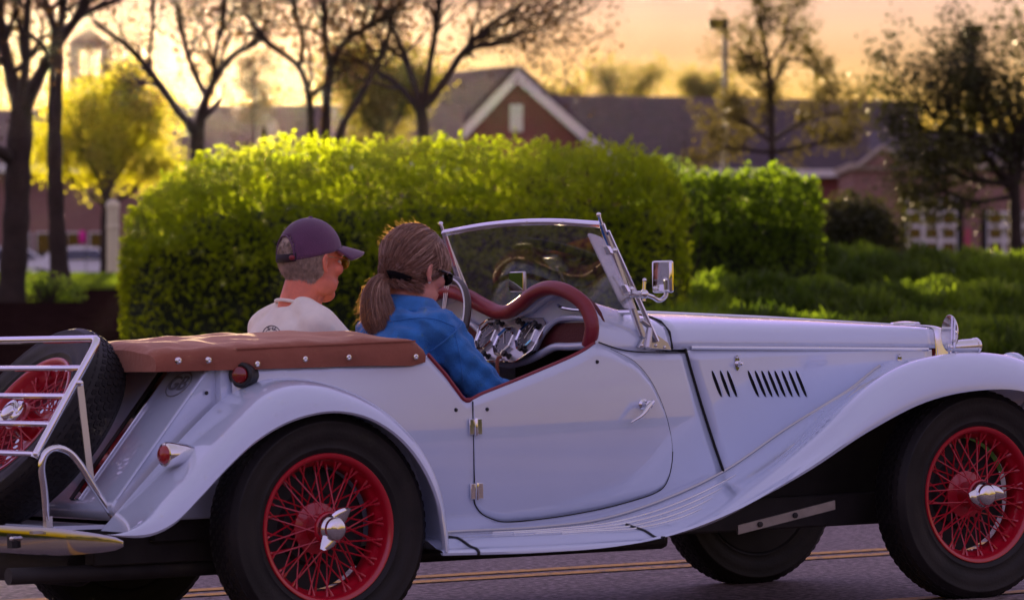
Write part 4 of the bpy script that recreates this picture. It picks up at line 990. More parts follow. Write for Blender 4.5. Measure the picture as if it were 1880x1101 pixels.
# instrument panel leaning back, with three octagonal dials
ipn = unit(np.array([-1, 0, .55])); ipu = unit(np.array([.55, 0, 1.])); ipr = np.array([0, -1., 0])
ipc = np.array([1.060, 0.0, .840])
pl = []
for a, b in [(-.19, .055), (-.16, .075), (.16, .075), (.19, .055), (.175, -.035), (.11, -.075), (-.11, -.075), (-.175, -.035)]: pl.append(ipc+ipr*a+ipu*b)
ip = MB().add(*prism(pl, ipn*.010)).build('instrument_panel', MAT['dialplate'], car, bevel=.003)
MB().add(*tube(np.vstack([np.array(pl)+ipn*.010, np.array(pl)[:2]+ipn*.010]), .0035, 6, False)).build('panel_bead', MAT['chrome'], ip)
def octa(c, r, d): return [c+ipn*d+ipr*r*math.cos(t+R(22.5))+ipu*r*math.sin(t+R(22.5)) for t in np.arange(8)*R(45)]
for k, (a, b) in enumerate(((-.115, .012), (0, -.006), (.115, .012))):
    c = ipc+ipr*a+ipu*b
    bz_ = MB().add(*loft([octa(c, .052, .011), octa(c, .052, .020), octa(c, .047, .023), octa(c, .043, .018)], True)).build('dial_bezel', MAT['chrome'], ip, sharp=20)
    MB().add(*prism(octa(c, .0435, .0125), ipn*.002)).build('dial_face', MAT['dialface'], bz_, smooth=False)
    an = (.7, 2.2, 1.2)[k]
    MB().add(*obox(c+ipn*.017+(ipr*math.cos(an)+ipu*math.sin(an))*.012, (ipr*math.cos(an)+ipu*math.sin(an))*.022, (ipr*-math.sin(an)+ipu*math.cos(an))*.0012, ipn*.0006)).build('dial_needle', MAT['trim'], bz_, smooth=False)
    for j in range(12):
        t = R(30*j+15); MB().add(*obox(c+ipn*.0152+(ipr*math.cos(t)+ipu*math.sin(t))*.034, (ipr*math.cos(t)+ipu*math.sin(t))*.004, (ipr*-math.sin(t)+ipu*math.cos(t))*.0009, ipn*.0004)).build('dial_mark', MAT['trim'], bz_, smooth=False)
for a, b in ((-.16, -.035), (-.06, -.058), (.06, -.058), (.14, -.04), (-.06, .055), (.06, .055), (.16, .045)):
    c = ipc+ipr*a+ipu*b+ipn*.010; MB().add(*lathe([(.010, 0), (.010, .004), (.006, .005), (.006, .016), (.010, .018), (.010, .026), (0, .028)], c, ipn, 14)).build('control_knob', MAT['black'], ip)
c = ipc+ipr*.02+ipu*-.062+ipn*.014
ky = MB().add(*tube(cat([c, c+np.array([-.012, 0, -.004]), c+np.array([-.014, 0, -.03]), c+np.array([-.01, 0, -.085])], 10), .006, 6)).build('key_fob', MAT['vinyl'], ip)
# grab handle
a, b = cx(1025, 560, 1.07), cx(1068, 569, 1.07)
MB().add(*tube(cat([a, a*.7+b*.3+np.array([-.015, 0, -.002]), b+np.array([-.015, 0, 0]), b+np.array([-.01, -.05, 0])], 14), .006, 8)).build('grab_handle', MAT['chrome'], db)
# steering wheel
sc = cy(784, 622, .27); tl_ = R(24); s2 = np.array([math.sin(tl_), 0, math.cos(tl_)]); sn = np.array([-math.cos(tl_), 0, math.sin(tl_)])
rr = ring(sc, [0, 1, 0], s2, .205, .205, 64); mb = MB(); mb.add(*tube(np.vstack([rr, rr[:2]]), .0125, 12, False)); sw = mb.build('steering_wheel', MAT['steerwheel'], car)
MB().add(*tube(np.vstack([rr, rr[:2]])*1+sn*.0125, .003, 6, False)).build('rim_inlay', MAT['brushed'], sw)
for t in (R(90), R(210), R(330)):
    e = np.array([0, 1, 0])*math.cos(t)+s2*math.sin(t)
    for k in (-1, 0, 1): MB().add(*tube([sc-sn*.03+e*.02, sc-sn*.02+e*.12+np.cross(sn, e)*k*.008, sc+e*.198+np.cross(sn, e)*k*.012], .0025, 5)).build('wheel_spoke', MAT['brushed'], sw)
MB().add(*lathe([(0, .012), (.02, .01), (.032, 0), (.034, -.02), (.018, -.03), (.016, -.14)], sc-sn*.02, sn, 20)).build('column', MAT['black'], sw)
# rear-view mirror
mc = cx(951, 517, 1.10)
rv = MB().add(*obox(mc, (.006, 0, 0), (0, .043, 0), (0, 0, .032))).build('rear_view_mirror', MAT['brushed'], car, bevel=.005)
MB().add(*obox(mc+np.array([-.0075, 0, 0]), (.001, 0, 0), (0, .039, 0), (0, 0, .028))).build('mirror_glass', MAT['mirror'], rv)
MB().add(*tube([mc+np.array([.005, -.01, -.01]), mc+np.array([.02, -.01, -.05]), mc+np.array([.03, 0, -.115])], [.005, .006, .009], 8)).build('mirror_stem', MAT['chrome'], rv)
# ---- windscreen ---------------------------------------------------------
wt = np.array([1.114, -.455, 1.190]); wb_ = np.array([1.240, -.468, .852])
wd = unit(wt-wb_); ws = empty
sec_top = cat(np.array([wt, wt+[-.004, .25, .016], [wt[0]-.004, 0, wt[2]+.020], [wt[0], -wt[1]-.25, wt[2]+.016], [wt[0], -wt[1], wt[2]]]), 50)
fr_ = MB().add(*tube(sec_top, .0105, 8))
botl = cat(np.array([wb_+wd*.10, wb_+wd*.13+[0, .2, 0], wb_+wd*.06+[0, .468, 0], [(wb_+wd*.13)[0], -.268*-1, (wb_+wd*.13)[2]], [(wb_+wd*.10)[0], .468, (wb_+wd*.10)[2]]]), 50)
for s in (-1, 1): fr_.add(*tube(flip([wb_, wt], s), .0095, 8))
fr_.add(*tube(cat(np.array([wb_+wd*.075, [ (wb_+wd*.055)[0], -.2, (wb_+wd*.075)[2]], [(wb_+wd*.055)[0], .2, (wb_+wd*.075)[2]], (wb_+wd*.075)*[1, -1, 1]]), 30), .008, 8))
wf = fr_.build('windscreen_frame', MAT['chrome'], car)
low2 = cat(np.array([wb_+wd*.075, [(wb_+wd*.055)[0], -.2, (wb_+wd*.075)[2]], [(wb_+wd*.055)[0], .2, (wb_+wd*.075)[2]], (wb_+wd*.075)*[1, -1, 1]]), 50)
v, f = loft([low2*(1-t)+sec_top*t for t in np.linspace(0, 1, 6)])
MB().add(v, f).build('windscreen_glass', MAT['glass'], wf)
for s in (-1, 1):
    o_ = np.array([.030, -.012, .0])
    p0, p1 = wb_+o_*1.2+[.012, 0, -.02], wt+np.array([.014, -.010, -.02])
    MB().add(*tube(flip([p0, p1], s), [.0085, .007], 8)).build('windscreen_stay', MAT['chrome'], wf)
    MB().add(*obox(flip((wb_+wt)/2+[.010, -.012, -.02], s), flip(wd*.165, s), (.006, 0, 0), (0, .0025, 0))).build('side_channel', MAT['brushed'], wf)
    MB().add(*tube(flip([wt+[0, 0, -.005], wt+[-.010, 0, .028]], s), .005, 8)).build('finial', MAT['chrome'], wf)
    MB().add(*ball(flip(wt+[-.011, 0, .030], s), .0075, 10, 6)).build('finial_knob', MAT['chrome'], wf)
    b0 = bs(1168, 638, .002); b1 = bs(1229, 643, .002); b2 = bs(1200, 612, .002); b3 = bs(1222, 628, .002)
    ft = MB().add(*prism(flip([b0, b1, b3, b2, bs(1176, 622, .002)], s), (0, .014*s, 0)))
    ft.add(*tube(flip([bs(1188, 640, .018), bs(1193, 600, .010), wb_+wd*.05+[.01, -.012, 0]], s), [.013, .011, .009], 10))
    ft.build('windscreen_foot', MAT['brushed'], wf, bevel=.003)
    for (u, v_) in ((1178, 634), (1204, 634), (1220, 637)):
        p = flip(bs(u, v_, .016), s); MB().add(*lathe([(0, .005), (.004, .004), (.0055, 0)], p, (0, s, 0), 10)).build('screw', MAT['chrome'], wf)
# wind deflector glass with clamps
wing_ = [(1059, 424), (1076, 422), (1100, 438), (1152, 562), (1107, 554), (1058, 434)]
for s in (-1, 1):
    A = wt+np.array([-.012, -.028, -.040]); B = wb_+wd*.085+np.array([-.004, -.028, 0])
    ed = unit(A-B); out_ = unit(np.array([-.86, -.50, .05]))
    h_ = np.linalg.norm(A-B)
    uv = [(.0, .0), (.0, h_*.97), (.012, h_), (.055, h_*1.03), (.090, h_*1.04), (.104, h_*1.01), (.103, h_*.9), (.090, .03), (.075, .0)]
    poly = [B+out_*a+ed*b for a, b in uv]
    nn_ = unit(np.cross(out_, ed))
    MB().add(*prism(flip(poly, s), flip(nn_*.005, s))).build('wind_deflector', MAT['wingglass'], wf, smooth=False, bevel=.001)
    for t in (.28, .82) if True else ():
        c = B+ed*h_*t
        k_ = MB().add(*obox(flip(c+out_*.010, s), flip(out_*.012, s), flip(ed*.013, s), flip(nn_*.008, s))); k_.add(*tube(flip([c, c+np.array([.03, .022, 0])], s), .006, 8)); k_.add(*ball(flip(c+np.array([.02, .005, 0]), s), .009, 10, 6))
        k_.build('clamp', MAT['chrome'], wf, bevel=.002)
# side mirror on the near post
mm_ = cx(1217, 508, 1.29); nrm = unit(np.array([-.93, -.36, .0])); tng = unit(np.cross([0, 0, 1], nrm)); upv = np.array([0, 0, 1.])
sm = MB().add(*obox(mm_, nrm*.010, tng*.036, upv*.049)).build('side_mirror', MAT['chrome'], car, bevel=.007)
MB().add(*obox(mm_+nrm*.0112, nrm*.0008, tng*.031, upv*.044)).build('mirror_glass', MAT['mirror'], sm)
MB().add(*lathe([(.022, .009), (.02, .018), (.011, .024), (.010, .034), (.004, .037), (0, .038)], mm_-upv*.0, -nrm, 16)).build('mirror_pivot', MAT['chrome'], sm)
pa_ = cx(1182, 540, 1.215); pth = [mm_-nrm*.014-upv*.01, mm_-nrm*.016-upv*.055, mm_-nrm*.008-upv*.072+np.array([-.02, 0, 0]), pa_+np.array([.03, -.0, -.008]), pa_]
MB().add(*tube(cat(pth, 24), .0068, 10)).build('mirror_arm', MAT['chrome'], sm)
MB().add(*ball(pa_, .015, 12, 8)).add(*tube([pa_+np.array([0, 0, -.02]), pa_+np.array([.004, 0, .04])], .006, 8)).add(*ball(pa_+np.array([.004, 0, .042]), .007, 8, 6)).add(*tube([pa_, pa_+np.array([-.02, .05, 0])], .011, 10)).build('mirror_clamp', MAT['chrome'], sm)
# ---- wheels -------------------------------------------------------------
RT = .331
def tyre_mesh():
    half_ = [(.202, .047), (.214, .0575), (.2175, .060), (.226, .0625), (.229, .0655), (.233, .0655), (.236, .0635), (.255, .0715), (.282, .0755), (.300, .0730), (.303, .0745), (.307, .0735), (.309, .0705), (.320, .0615), (.327, .050), (.3305, .035), (.331, .012)]
    prof = half_+[(r, -h) for r, h in half_[::-1]]
    return lathe(prof, n=72)
def tread_mesh():
    mb = MB(); n = 66
    rows = [(-.050, .0), (-.034, .5), (-.017, .0), (0, .5), (.017, 0), (.034, .5), (.050, 0)]
    for i in range(n):
        for j, (h, o) in enumerate(rows):
            a0 = (i+o)/n*2*math.pi; la = .0115 if j % 2 else .0135; wh = .0076
            r0 = RT-.004-max(0, abs(h)-.03)*.25; r1 = RT+.0025-max(0, abs(h)-.03)*.42
            sl = .35 if j % 2 else -.35
            ring_ = [(-la, -wh*.4), (-la*.6, -wh), (la*.6, -wh), (la, wh*.4), (la*.6, wh), (-la*.6, wh)]
            ring_ = [(x+sl*y, y) for x, y in ring_]
            V = []
            for rr_, k in ((r0, 1.06), (r1, .94)):
                for x, y in ring_:
                    a = a0+x*k/RT; V.append((rr_*math.cos(a), h+y*k, rr_*math.sin(a)))
            mb.add(V, [(0, 1, 7, 6), (1, 2, 8, 7), (2, 3, 9, 8), (3, 4, 10, 9), (4, 5, 11, 10), (5, 0, 6, 11), (11, 10, 9, 8, 7, 6)])
    return mb
def wheel_set(C, Rm, spokes=True, drum=True):
    Mx = Matrix.Translation(Vector(C))@Rm
    w_ = bpy.data.objects.new('wheel', WM['wheel']); link(w_, car); w_.matrix_local = Mx
    for nme in ('tyre', 'knock_off_cap', 'brake_drum', 'rim_nipples')+(('tread',)):
        if nme == 'brake_drum' and not drum: continue
        o = bpy.data.objects.new(nme, WM[nme]); link(o, w_)
        if nme in ('tread', 'rim_nipples'): o['kind'] = 'stuff'
    if spokes:
        for me in WM['spokes']:
            o = bpy.data.objects.new('spoke', me); link(o, w_)
    else:
        o = bpy.data.objects.new('spokes', WM['allspokes']); link(o, w_); o['kind'] = 'stuff'
        link(bpy.data.objects.new('back_plate', WM['back_plate']), w_)
    return w_
def asmesh(mb, name, m, **k):
    o = mb.build(name, m, None, **k); me = o.data; bpy.data.objects.remove(o); return me
WM = {}
rim = MB().add(*lathe([(.198, .045), (.206, .050), (.2135, .054), (.2160, .058), (.2135, .0625), (.207, .0625), (.201, .058), (.197, .050), (.1945, .040), (.1925, .030), (.186, .022), (.180, .012), (.178, -.02), (.186, -.035), (.196, -.045), (.207, -.055), (.214, -.058), (.214, -.062)], n=72))
rim.add(*lathe([(.0, .070), (.036, .070), (.047, .066), (.050, .060), (.046, .055), (.042, .05), (.042, .0), (.060, -.004), (.074, -.008), (.074, -.016), (.05, -.02), (.05, -.06), (0, -.06)], n=40))
WM['wheel'] = asmesh(rim, 'wheel', MAT['rimred'])
WM['tyre'] = asmesh(MB().add(*tyre_mesh()), 'tyre', MAT['sidewall'], sharp=60)
WM['tread'] = asmesh(tread_mesh(), 'tread', MAT['rubber'], smooth=False)
WM['brake_drum'] = asmesh(MB().add(*lathe([(0, -.030), (.10, -.030), (.11, -.046), (.178, -.048), (.178, -.056), (.126, -.058), (.128, -.09), (.14, -.092), (.14, -.10), (0, -.10)], n=40)), 'brake_drum', MAT['under'])
ko = MB().add(*lathe([(.043, .066), (.044, .078), (.040, .088), (.034, .092), (.033, .094), (.033, .100), (.029, .1045), (.018, .1075), (0, .1085)], n=36))
for s in (1, -1):
    S_ = []
    for t in np.linspace(0, 1, 10):
        rr_ = .026+t*.046; hw = .019*(1-t)**.8+.0065+.003*math.sin(t*3); hh = .086+.012*t; th_ = .007*(1-t*.45)
        bend = .014*t*t
        S_.append([(s*(x_*1.0+bend), -(hh+z_), s*rr_) for x_, z_ in ((-hw, 0), (-hw*.6, th_), (hw*.6, th_), (hw, 0), (hw*.6, -th_), (-hw*.6, -th_))])
    ko.add(*loft(S_, True, True))
WM['back_plate'] = asmesh(MB().add(*lathe([(0, -.066), (.20, -.066), (.221, -.064), (.221, -.060), (.20, -.060), (0, -.060)], n=48)), 'back_plate', MAT['under'])
WM['knock_off_cap'] = asmesh(ko, 'knock_off_cap', MAT['chrome'], sharp=50)
def pol(r, h, a): return np.array([r*math.cos(a), -h, r*math.sin(a)])
sp_ = []
for i in range(20):
    a = 2*math.pi*i/20; s = 1 if i % 2 else -1
    sp_.append((pol(.047, .060, a), pol(.181, .010, a+s*R(21)*1.0)))
for i in range(40):
    a = 2*math.pi*i/40; s = 1 if i % 2 else -1
    sp_.append((pol(.072, -.010, a), pol(.1935, .034, a+s*R(25))))
WM['spokes'] = [asmesh(MB().add(*tube([a, b], .0026, 5)), 'spoke', MAT['spokered']) for a, b in sp_]
mb = MB()
for a, b in sp_: mb.add(*tube([a, b], .0026, 4))
WM['allspokes'] = asmesh(mb, 'spokes', MAT['spokered'])
mb = MB()
for a, b in sp_: d_ = unit(a-b); mb.add(*tube([b-d_*.003, b+d_*.014], [.0052, .0040], 6))
WM['rim_nipples'] = asmesh(mb, 'rim_nipples', MAT['rimred'])
HZ = .325
def rotY(a): return Matrix.Rotation(a, 4, 'Y')
Fl = Matrix.Rotation(math.pi, 4, 'Z')
wheel_set((0, -.625, HZ), rotY(R(28)))
wheel_set((2.388, -.598, HZ), Matrix.Rotation(R(0), 4, 'Z')@rotY(R(80)))
wheel_set((0, .625, HZ), Fl@rotY(R(10)), False)
wheel_set((2.388, .598, HZ), Fl@rotY(R(50)), False)
# spare: outward axis (local -Y) -> rear and up
SA = R(38); ax = np.array([-math.cos(SA), 0, math.sin(SA)])
hubp = cy(18, 752, 0.0); cen = hubp-ax*.095
ly = -ax; lx_ = np.array([0, -1., 0]); lz_ = np.cross(lx_, ly)
Rm = Matrix(((lx_[0], ly[0], lz_[0], 0), (lx_[1], ly[1], lz_[1], 0), (lx_[2], ly[2], lz_[2], 0), (0, 0, 0, 1)))
spw = wheel_set(tuple(cen), Rm@rotY(R(65)), True, False); spw['label'] = 'spare wheel strapped upright behind the tank'
MB().add(*tube([cen-ax*.02, cen-ax*.20], .05, 16)).build('spare_carrier', MAT['black'], car)
# ---- luggage rack -------------------------------------------------------
def rk(u, v, y): return cy(u, v, y)
yr = -.385
A = rk(181, 622, yr); B = rk(66, 834, yr)
rack = MB()
corner = [A*[1, -1, 1], A+[0, .05, 0], A+[0, .012, -.002], A+(B-A)*.05, A+(B-A)*.5, B]
rack.add(*tube(cat(np.array([A*[1, -1, 1]*1.0, A*[1, 0, 1], A+[0, .03, 0]]), 8), .0115, 10)); rack.add(*tube(cat(np.array([A+[0, .03, 0], A+[-.003, .008, -.003], A+(B-A)*.06, A+(B-A)*.5, B, B+(B-A)*.03]), 40), .0115, 10))
rack.add(*tube([A*[1, -1, 1], B*[1, -1, 1]], .0115, 10))
rko = rack.build('luggage_rack', MAT['chrome'], car)
for v_ in (676, 728, 779, 833):
    t = (v_-622)/(834-622); p = A+(B-A)*t
    MB().add(*tube([p, p*[1, -1, 1]], .0085, 8)).build('rack_bar', MAT['chrome'], rko)
for s in (1, -1):
    pth = [rk(u, v, yr-.015) for u, v in [(86, 955), (80, 900), (74, 852), (82, 830), (100, 822), (122, 829), (140, 850), (165, 892), (203, 952)]]
    P = cat(np.array(pth), 50); P[:, 1] += np.linspace(0, -.03, 50); P = P*[1, s, 1]
    MB().add(*tube(P, .0105, 10)).build('rack_support', MAT['chrome'], rko)
    a, b = rk(146, 700, yr-.004), rk(168, 892, yr-.02); a = a*[1, s, 1]; b = b*[1, s, 1]
    MB().add(*obox((a+b)/2, (b-a)/2, (.010, 0, 0), (0, .0025, 0))).build('rack_strap', MAT['brushed'], rko)
    for q_ in (rk(146, 703, yr-.012), rk(66, 833, yr-.012), rk(173, 898, yr-.03)): MB().add(*lathe([(.009, 0), (.009, .006), (.004, .008), (0, .0085)], q_*[1, s, 1], (0, -s, 0), 10)).build('bolt', MAT['chrome'], rko)
    q_ = rk(88, 968, yr-.015)*[1, s, 1]
    MB().add(*obox(q_+np.array([0, 0, .01]), (.010, 0, 0), (0, .010, 0), (0, 0, .022))).add(*obox(q_+np.array([-.012, 0, -.012]), (.04, 0, 0), (0, .012, 0), (0, 0, .004))).build('rack_foot', MAT['brushed'], rko)
# ---- bumper, valance, exhaust, chassis -----------------------------------
bp = [(-.628, -.625, .309), (-.68, -.56, .311), (-.755, -.44, .315), (-.81, -.27, .319), (-.835, -.1, .322)]
bp = cat(np.array(bp+[(x, -y, z) for x, y, z in bp[::-1]]), 60); sec = []
for i, p in enumerate(bp):
    t_ = np.gradient(bp, axis=0)[i]; t_ = unit(t_); n_ = unit(np.cross(t_, [0, 0, 1])); e = min(1, min(i, 59-i)/9)**.5; hh = .008+.031*e; th_ = .004+.014*e
    sec.append([p+n_*(th_*math.cos(a)*(1 if math.cos(a) > 0 else .2))*-1*-1+np.array([0, 0, 1])*hh*math.sin(a) for a in np.linspace(0, 2*np.pi, 18, endpoint=False)])
bmp = MB().add(*loft(sec, True, True)).build('rear_bumper', MAT['chrome_darkrefl'], car, sharp=60)
for y in (-.30, .30):
    i = np.argmin(abs(bp[:, 1]-y)); MB().add(*lathe([(0, .026), (.006, .024), (.009, .018), (.01, 0)], bp[i]+np.array([0, 0, .004]), (-.9, -.4 if y < 0 else .4, 0), 14)).build('bumper_bolt', MAT['chrome'], bmp)
    MB().add(*obox((-.70, y, .315), (.12, 0, 0), (0, .015, 0), (0, 0, .02))).build('bumper_iron', MAT['under'], bmp)
MB().add(*prism([(-.60, -.47, .345), (-.74, -.42, .345), (-.76, .42, .345), (-.60, .47, .345)], (0, 0, .012))).build('rear_valance', MAT['paint'], car, smooth=False)
pp = [(.9, -.30, .22), (.2, -.33, .215), (-.45, -.36, .215), (-.86, -.37, .22)]
MB().add(*tube(cat(np.array(pp), 30), .024, 14)).build('exhaust_pipe', MAT['under'], car)
MB().add(*lathe([(.0, -.28), (.05, -.27), (.062, -.24), (.062, .24), (.05, .27), (0, .28)], (-.55, .05, .23), (0, 1, 0), 20)).build('silencer', MAT['under'], car)
for s in (-1, 1):
    MB().add(*box((-.60, s*.36-.03, .235), (2.70, s*.36+.03, .335))).build('chassis_rail', MAT['under'], car, bevel=.006)
    MB().add(*box((.38, s*.58-.12, .232), (1.02, s*.58+.12, .245))).build('board_underside', MAT['under'], car)
    MB().add(*box((-.42, s*.40-.02, .30), (.40, s*.40+.02, .37))).build('leaf_spring', MAT['under'], car)
    MB().add(*box((1.60, s*.27-.012, .30), (2.50, s*.27+.012, .58))).build('inner_wing', MAT['under'], car, smooth=False)
    MB().add(*box((-.20, s*.47-.01, .33), (.33, s*.47+.01, .62))).build('inner_arch', MAT['under'], car, smooth=False)
MB().add(*tube([(0, -.56, HZ), (0, .56, HZ)], .04, 14)).add(*ball((0, 0, HZ), (.12, .14, .12))).build('rear_axle', MAT['under'], car)
MB().add(*tube([(2.388, -.52, HZ-.03), (2.388, .52, HZ-.03)], .03, 12)).build('front_axle', MAT['under'], car)
MB().add(*box((1.42, -.26, .26), (2.50, .26, .62))).build('engine_block', MAT['under'], car, bevel=.02)
MB().add(*box((.40, -.34, .19), (1.42, .34, .25))).build('gearbox_tray', MAT['under'], car, bevel=.02)
a, b = cy(1354, 972, -.60), cy(1532, 926, -.60)
sb = MB().add(*obox((a+b)/2, (b-a)/2, (0, .004, 0), (0, 0, .014))).build('side_bracket', MAT['alu'], car)
for t in (.22, .58): MB().add(*lathe([(.009, 0), (.009, .005), (.004, .007), (0, .007)], a+(b-a)*t+np.array([0, -.004, 0]), (0, -1, 0), 10)).build('bolt', MAT['under'], sb)
# ================================================================== PEOPLE
mat('skin', (.76, .235, .145), .5, bump=.2, bscale=140, var=.18, vscale=14, spec=.4)
mat('skin2', (.68, .29, .22), .5, bump=.10, bscale=160, var=.08, vscale=14, spec=.4)
for k in ('skin', 'skin2'):
    b = MAT[k].node_tree.nodes['Principled BSDF']; b.inputs['Subsurface Weight'].default_value = .12; b.inputs['Subsurface Radius'].default_value = (.012, .004, .002)
mat('tee', (.86, .84, .76), .9, bump=.25, bscale=260, var=.05, vscale=20, sheen=.3)
mat('denim', (.026, .18, .52), .85, bump=.35, bscale=300, var=.22, vscale=22, sheen=.15, detail=6)
mat('cap', (.10, .035, .095), .85, bump=.3, bscale=350, var=.12, vscale=18, sheen=.3)
mat('capdark', (.018, .010, .018), .8)
mat('trousers', (.03, .03, .045), .9)
mat('hairgrey', (.44, .35, .28), .42, var=.35, vscale=70, spec=.5)
mat('hairbrown', (.22, .110, .072), .36, var=.18, vscale=40, spec=.5)
mat('hairlight', (.46, .29, .21), .36, var=.15, vscale=40, spec=.5)
leafmat('hairstray', (.40, .24, .12), (.60, .38, .18), .7, 40, (1, .85, .6))
mat('eyewhite', (.7, .68, .66), .2); mat('goldwire', (.55, .40, .18), .25, metal=1); glassmat('amber', (.85, .62, .28), ior=1.5); mat('shade', (.006, .006, .006), .12); mat('pearl', (.75, .72, .68), .2)
def organic(name, mb, voxel, iters, m, parent, disp=None, origin=(0, 0, 0), smoothf=.5):
    me = bpy.data.meshes.new('tmp'); me.from_pydata((np.array(mb.v)-np.array(origin)).tolist(), [], mb.f)
    ob = bpy.data.objects.new('tmp', me); COL.objects.link(ob)
    a = ob.modifiers.new('r', 'REMESH'); a.mode = 'VOXEL'; a.voxel_size = voxel
    b = ob.modifiers.new('s', 'SMOOTH'); b.iterations = iters; b.factor = smoothf
    dg = bpy.context.evaluated_depsgraph_get(); dg.update()
    m2 = bpy.data.meshes.new_from_object(ob.evaluated_get(dg)); bpy.data.objects.remove(ob); bpy.data.meshes.remove(me)
    if disp is not None:
        n = len(m2.vertices); co = np.empty(n*3); m2.vertices.foreach_get('co', co); co = co.reshape(-1, 3)
        no = np.empty(n*3); m2.vertices.foreach_get('normal', no); no = no.reshape(-1, 3)
        m2.vertices.foreach_set('co', (co+no*disp(co+np.array(origin))[:, None]).ravel())
    m2.name = name
    return finish(name, m2, m, parent, True, 0)
def capsule(mb, a, b, ra, rb, n=12):
    a, b = np.array(a, float), np.array(b, float); mb.add(*tube([a, a*.5+b*.5, b], [ra, (ra+rb)/2, rb], n)); mb.add(*ball(a, ra, n, 8)); mb.add(*ball(b, rb, n, 8))
def chain(mb, P, r):
    for i in range(len(P)-1): capsule(mb, P[i], P[i+1], r[i], r[i+1])
def headframe(C, yaw, pitch, roll=0):
    "columns: forward, left, up"
    Mh = np.array((Matrix.Rotation(yaw, 3, 'Z')@Matrix.Rotation(pitch, 3, 'Y')@Matrix.Rotation(roll, 3, 'X')))
    return lambda p: np.asarray(p, float)@Mh.T+np.array(C), Mh
def head(mb, tf, A, k=1.0, male=True, ey=.0):
    def el(c, r): mb.add(*ball(tf(np.array(c)*k), np.array(r)*k, 18, 12, A))
    el((-.012, 0, .040), (.095, .075, .088)); el((.030, 0, -.030), (.060, .056, .088)); el((.048, 0, -.096), (.036, .036, .026) if male else (.032, .030, .024))
    for s in (-1, 1):
        el((.020, s*.046, -.070), (.045, .018, .032)); el((.062, s*.040, -.018), (.026, .022, .022)); el((.074, s*.028, .020), (.018, .024, .010))
        # ear
        pts = [(.000, s*(.072+ey), .020), (-.012, s*(.080+ey), .022), (-.022, s*(.083+ey), .006), (-.016, s*(.080+ey), -.018), (-.004, s*(.075+ey), -.030)]
        for i in range(4): capsule(mb, tf(np.array(pts[i])*k), tf(np.array(pts[i+1])*k), .0052*k, .0052*k, 8)
        el((-.008, s*(.073+ey*.6), -.002), (.012, .006+ey*.4, .021)); el((-.004, s*(.075+ey*.8), -.028), (.008, .005+ey*.4, .009))
    el((.092, 0, .004), (.012, .011, .022)); el((.100, 0, -.020), (.016, .013, .013)); el((.092, .010, -.026), (.010, .008, .008)); el((.092, -.010, -.026), (.010, .008, .008))
    el((.086, 0, -.056), (.012, .022, .007)); el((.084, 0, -.068), (.012, .019, .008))
def hand(mb, W, d, n, s, curl=.9):
    "W wrist, d finger direction, n palm normal (towards the grip), s thumb side sign"
    d = unit(d); n = unit(np.array(n)-d*(np.array(n)@d)); sd = np.cross(n, d)*s
    mb.add(*ball(W+d*.045, (.045, .040, .016), 14, 10, np.array([d, sd, n])))
    for i, (o, L_) in enumerate(((.027, .070), (.009, .078), (-.009, .072), (-.026, .058))):
        p = W+d*.078+sd*o; a = .25*curl; q_ = [p]
        for j, f_ in enumerate((.45, .32, .23)):
            a += curl*.55; q_.append(q_[-1]+(d*math.cos(a)+n*math.sin(a))*L_*f_)
        chain(mb, q_, [.0092, .0088, .0080, .0070])
    p = W+d*.022+sd*.030
    chain(mb, [p, p+unit(d*.6+sd*.8+n*.3)*.035, p+unit(d*.6+sd*.8+n*.3)*.035+unit(d*.8+n*.7+sd*.1)*.030, p+unit(d*.6+sd*.8+n*.3)*.035+unit(d*.8+n*.7+sd*.1)*.030+unit(d*.6+n*.9)*.022], [.012, .0105, .0095, .008])
def ribbons(paths, w_, g):
    P = np.asarray(paths); T = np.gradient(P, axis=1); s = unit(np.cross(unit(T), unit(g.normal(size=(len(P), 1, 3)))))
    k = P.shape[1]; tw = (np.linspace(1, .25, k)[None, :, None])*w_
    A, B = P-s*tw, P+s*tw
    return np.stack([A[:, :-1], B[:, :-1], B[:, 1:], A[:, 1:]], 2).reshape(-1, 3)
# ---------------------------------------------------------------- the man (far seat)
MH = np.array([.522, .28, 1.098])
man = empty('person', 'man in dark purple cap and cream t-shirt at the wheel, far seat', 'person', CF@Matrix.Translation(Vector((.42, .28, .47))))
mo = np.array([.42, .28, .47])
tf, A_ = headframe(MH, R(6), R(3)); Ax = A_.T
bd = MB(); head(bd, tf, Ax, 1.0, True, .006)
capsule(bd, tf((-.022, 0, -.03)), (.462, .28, .955), .056, .060, 16); bd.add(*ball((.46, .28, .90), (.06, .09, .05))); capsule(bd, tf((.01, 0, -.06)), (.49, .28, .95), .042, .048)
chain(bd, [(.44, .28, .84), (.42, .28, .72), (.42, .28, .52)], [.075, .09, .11])
for s in (-1, 1):
    sh = np.array([.455, .28+s*.165, .890]); el_ = np.array([.60, .28+s*.24, .70]); wr = sc+np.array([-.075, s*.165, -.005])
    chain(bd, [sh, el_], [.044, .038]); chain(bd, [el_, wr], [.038, .026]); hand(bd, wr, np.array([.6, s*.25, .25]), np.array([.75, -s*.3, -.6]), -1*s, 1.25)
    chain(bd, [(.44, .28+s*.09, .53), (.85, .28+s*.11, .60), (1.15, .28+s*.10, .40)], [.085, .065, .045])
organic('body', bd, .0048, 6, MAT['skin'], man, origin=mo)
def wrinkle(k1, amp):
    def f(c):
        return amp*(np.sin(c[:, 2]*95+6*np.sin(c[:, 1]*11+k1)+4*np.sin(c[:, 0]*13))*.5+np.sin(c[:, 0]*70+c[:, 1]*55+5*np.sin(c[:, 2]*14+k1))*.5+.6*np.sin(c[:, 2]*33+c[:, 1]*27+k1))
    return f
sh_ = MB()
